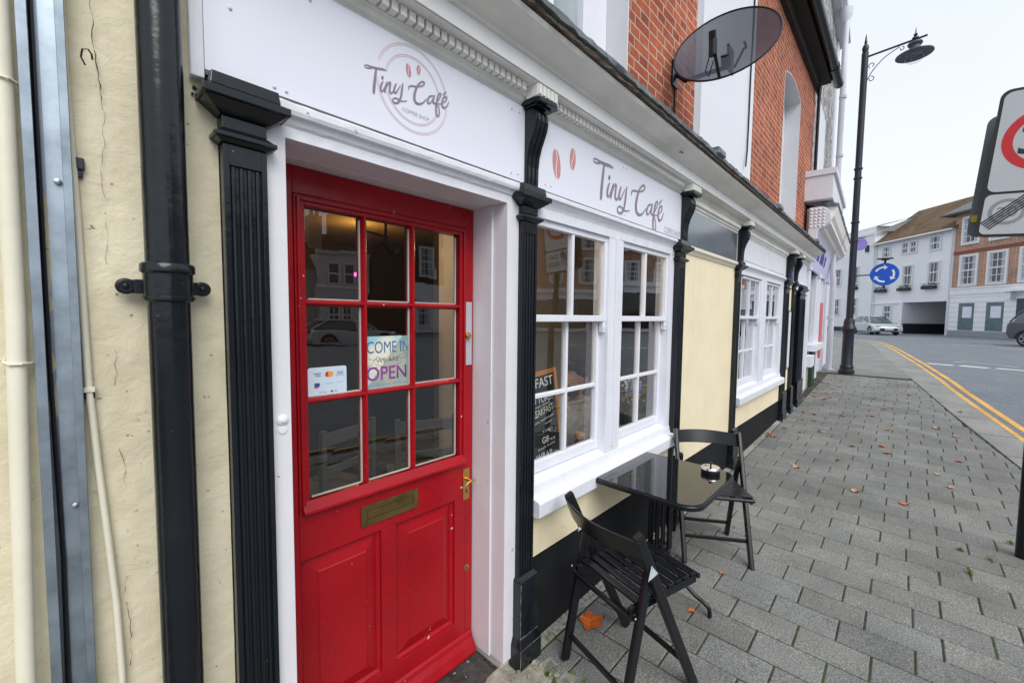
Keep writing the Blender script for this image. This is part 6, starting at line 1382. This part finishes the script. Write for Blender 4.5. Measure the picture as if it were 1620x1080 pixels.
LP = [(1.825, -.13), (2.25, -.49), (2.09, -.46), (2.71, -.51), (6.1, -.05), (6.04, -.09), (6.03, -.13), (6.51, -.16), (7.6, -.34), (7.16, -.39), (7.14, -.26), (6.44, -.34), (6.62, -.55), (7.75, -.66), (7.98, -.98), (8.01, -.93), (7.27, -1.16), (7.76, -1.63), (7.45, -1.79), (9.02, -1.92), (6.19, -.88), (6.15, -1.18), (6.4, -1.13), (5.57, -.81), (6.31, -1.74), (5.71, -1.56), (5.38, -1.63), (5.03, -.52), (4.72, -1.01), (4.68, -1.33), (8.85, -.33), (8.96, -.38), (9.28, -.31), (10.68, -.3), (8.99, -.13), (8.58, -.06), (7.65, -.2), (6.86, -.06), (9.96, -1.38), (8.58, -1.09), (9.31, -.94), (9.68, -.12), (9.3, -.12), (10.43, -.1), (10.83, -.09), (10.43, -.21), (11.11, -.25), (10.79, -.38), (9.85, -.33), (9.36, -.29), (10.13, -.42), (9.52, -.16), (8.91, -.18), (8.77, -.3), (6.16, -.07), (6.0, -.06)]
for i, (x_, y_) in enumerate(LP):
    sz = .085 if i == 0 else (.022 if i < 4 else random.uniform(.028, .052))
    o = leaf_mesh(sz, 5, .12 if i == 0 else .45).build('fallen_leaf', LEAFC[0] if i < 2 else random.choice(LEAFC[1:] + LEAFC[2:]), smooth=False)
    o.location = (x_, y_, g(x_) + .004 + (.002 * (i % 3))); o.rotation_euler = (0, 0, random.uniform(0, 6.28))
    if i == 0: lab = 'large bright orange maple leaf under the nearest folding chair'
    elif i == 1: lab = 'small bright orange leaf scrap in a paving joint under the table'
    elif i in (2, 3): lab = 'tiny russet leaf scrap on the paving around the table'
    elif x_ > 8.2 and y_ > -.5: lab = 'rusty fallen leaf in the drift along the shopfront foot near the lamp post'
    elif y_ > -.45: lab = 'rusty fallen leaf gathered at the foot of the black plinth'
    else: lab = 'dry brown fallen leaf lying out on the grey paving'
    tag(o, lab, 'leaf', 'fallen leaves on the pavement')
def tuft(name, lab, pts, n_, h_, mat):
    b = MB()
    for (cx, cy, sp) in pts:
        for k in range(n_):
            a = random.uniform(0, 2*PI); r_ = random.uniform(0, sp); p = Vector((cx + r_*math.cos(a), cy + r_*math.sin(a)*.5, g(cx) - .002)); q = p + Vector((random.uniform(-.012, .012), random.uniform(-.012, .012), random.uniform(.3, 1)*h_)); s_ = Vector((math.cos(a+1), math.sin(a+1), 0))*.003
            b.add([p - s_, p + s_, q], [(0, 1, 2)])
    o = b.build(name, mat); o['kind'] = 'stuff'; return tag(o, lab, 'weeds')
MOSS = paint('moss_green', (.10, .16, .02), .9, var=.5, vs=60)
tuft('weeds', 'tufts of grass and moss in the joints by the sign post', [(4.02, -1.73, .05), (4.05, -1.60, .04), (3.75, -1.62, .05), (4.4, -1.86, .04), (3.9, -1.9, .06), (4.55, -1.93, .03)], 60, .02, MOSS)
tuft('moss', 'moss along the paving edge beside the door step', [(1.50, -.30, .02), (1.50, -.36, .02), (1.49, -.24, .02), (1.43, -.16, .03), (1.52, -.42, .02), (1.90, -.16, .02), (1.98, -.12, .015), (3.1, -.25, .03), (3.35, -.40, .02)], 70, .008, MOSS)
rb = MB()
for k in range(26):
    c_ = (random.uniform(1.24, 1.46), random.uniform(-.20, -.06), random.uniform(-.002, .008)); rb.blob(c_, (random.uniform(.004, .02), random.uniform(.004, .014), random.uniform(.003, .009)), 6, 4, .25)
o = rb.build('rubble', CONC); o['kind'] = 'stuff'; tag(o, 'loose stone crumbs by the foot of the door frame', 'rubble')
for o in bpy.data.objects:
    if o.type == 'EMPTY': o.empty_display_size = .05
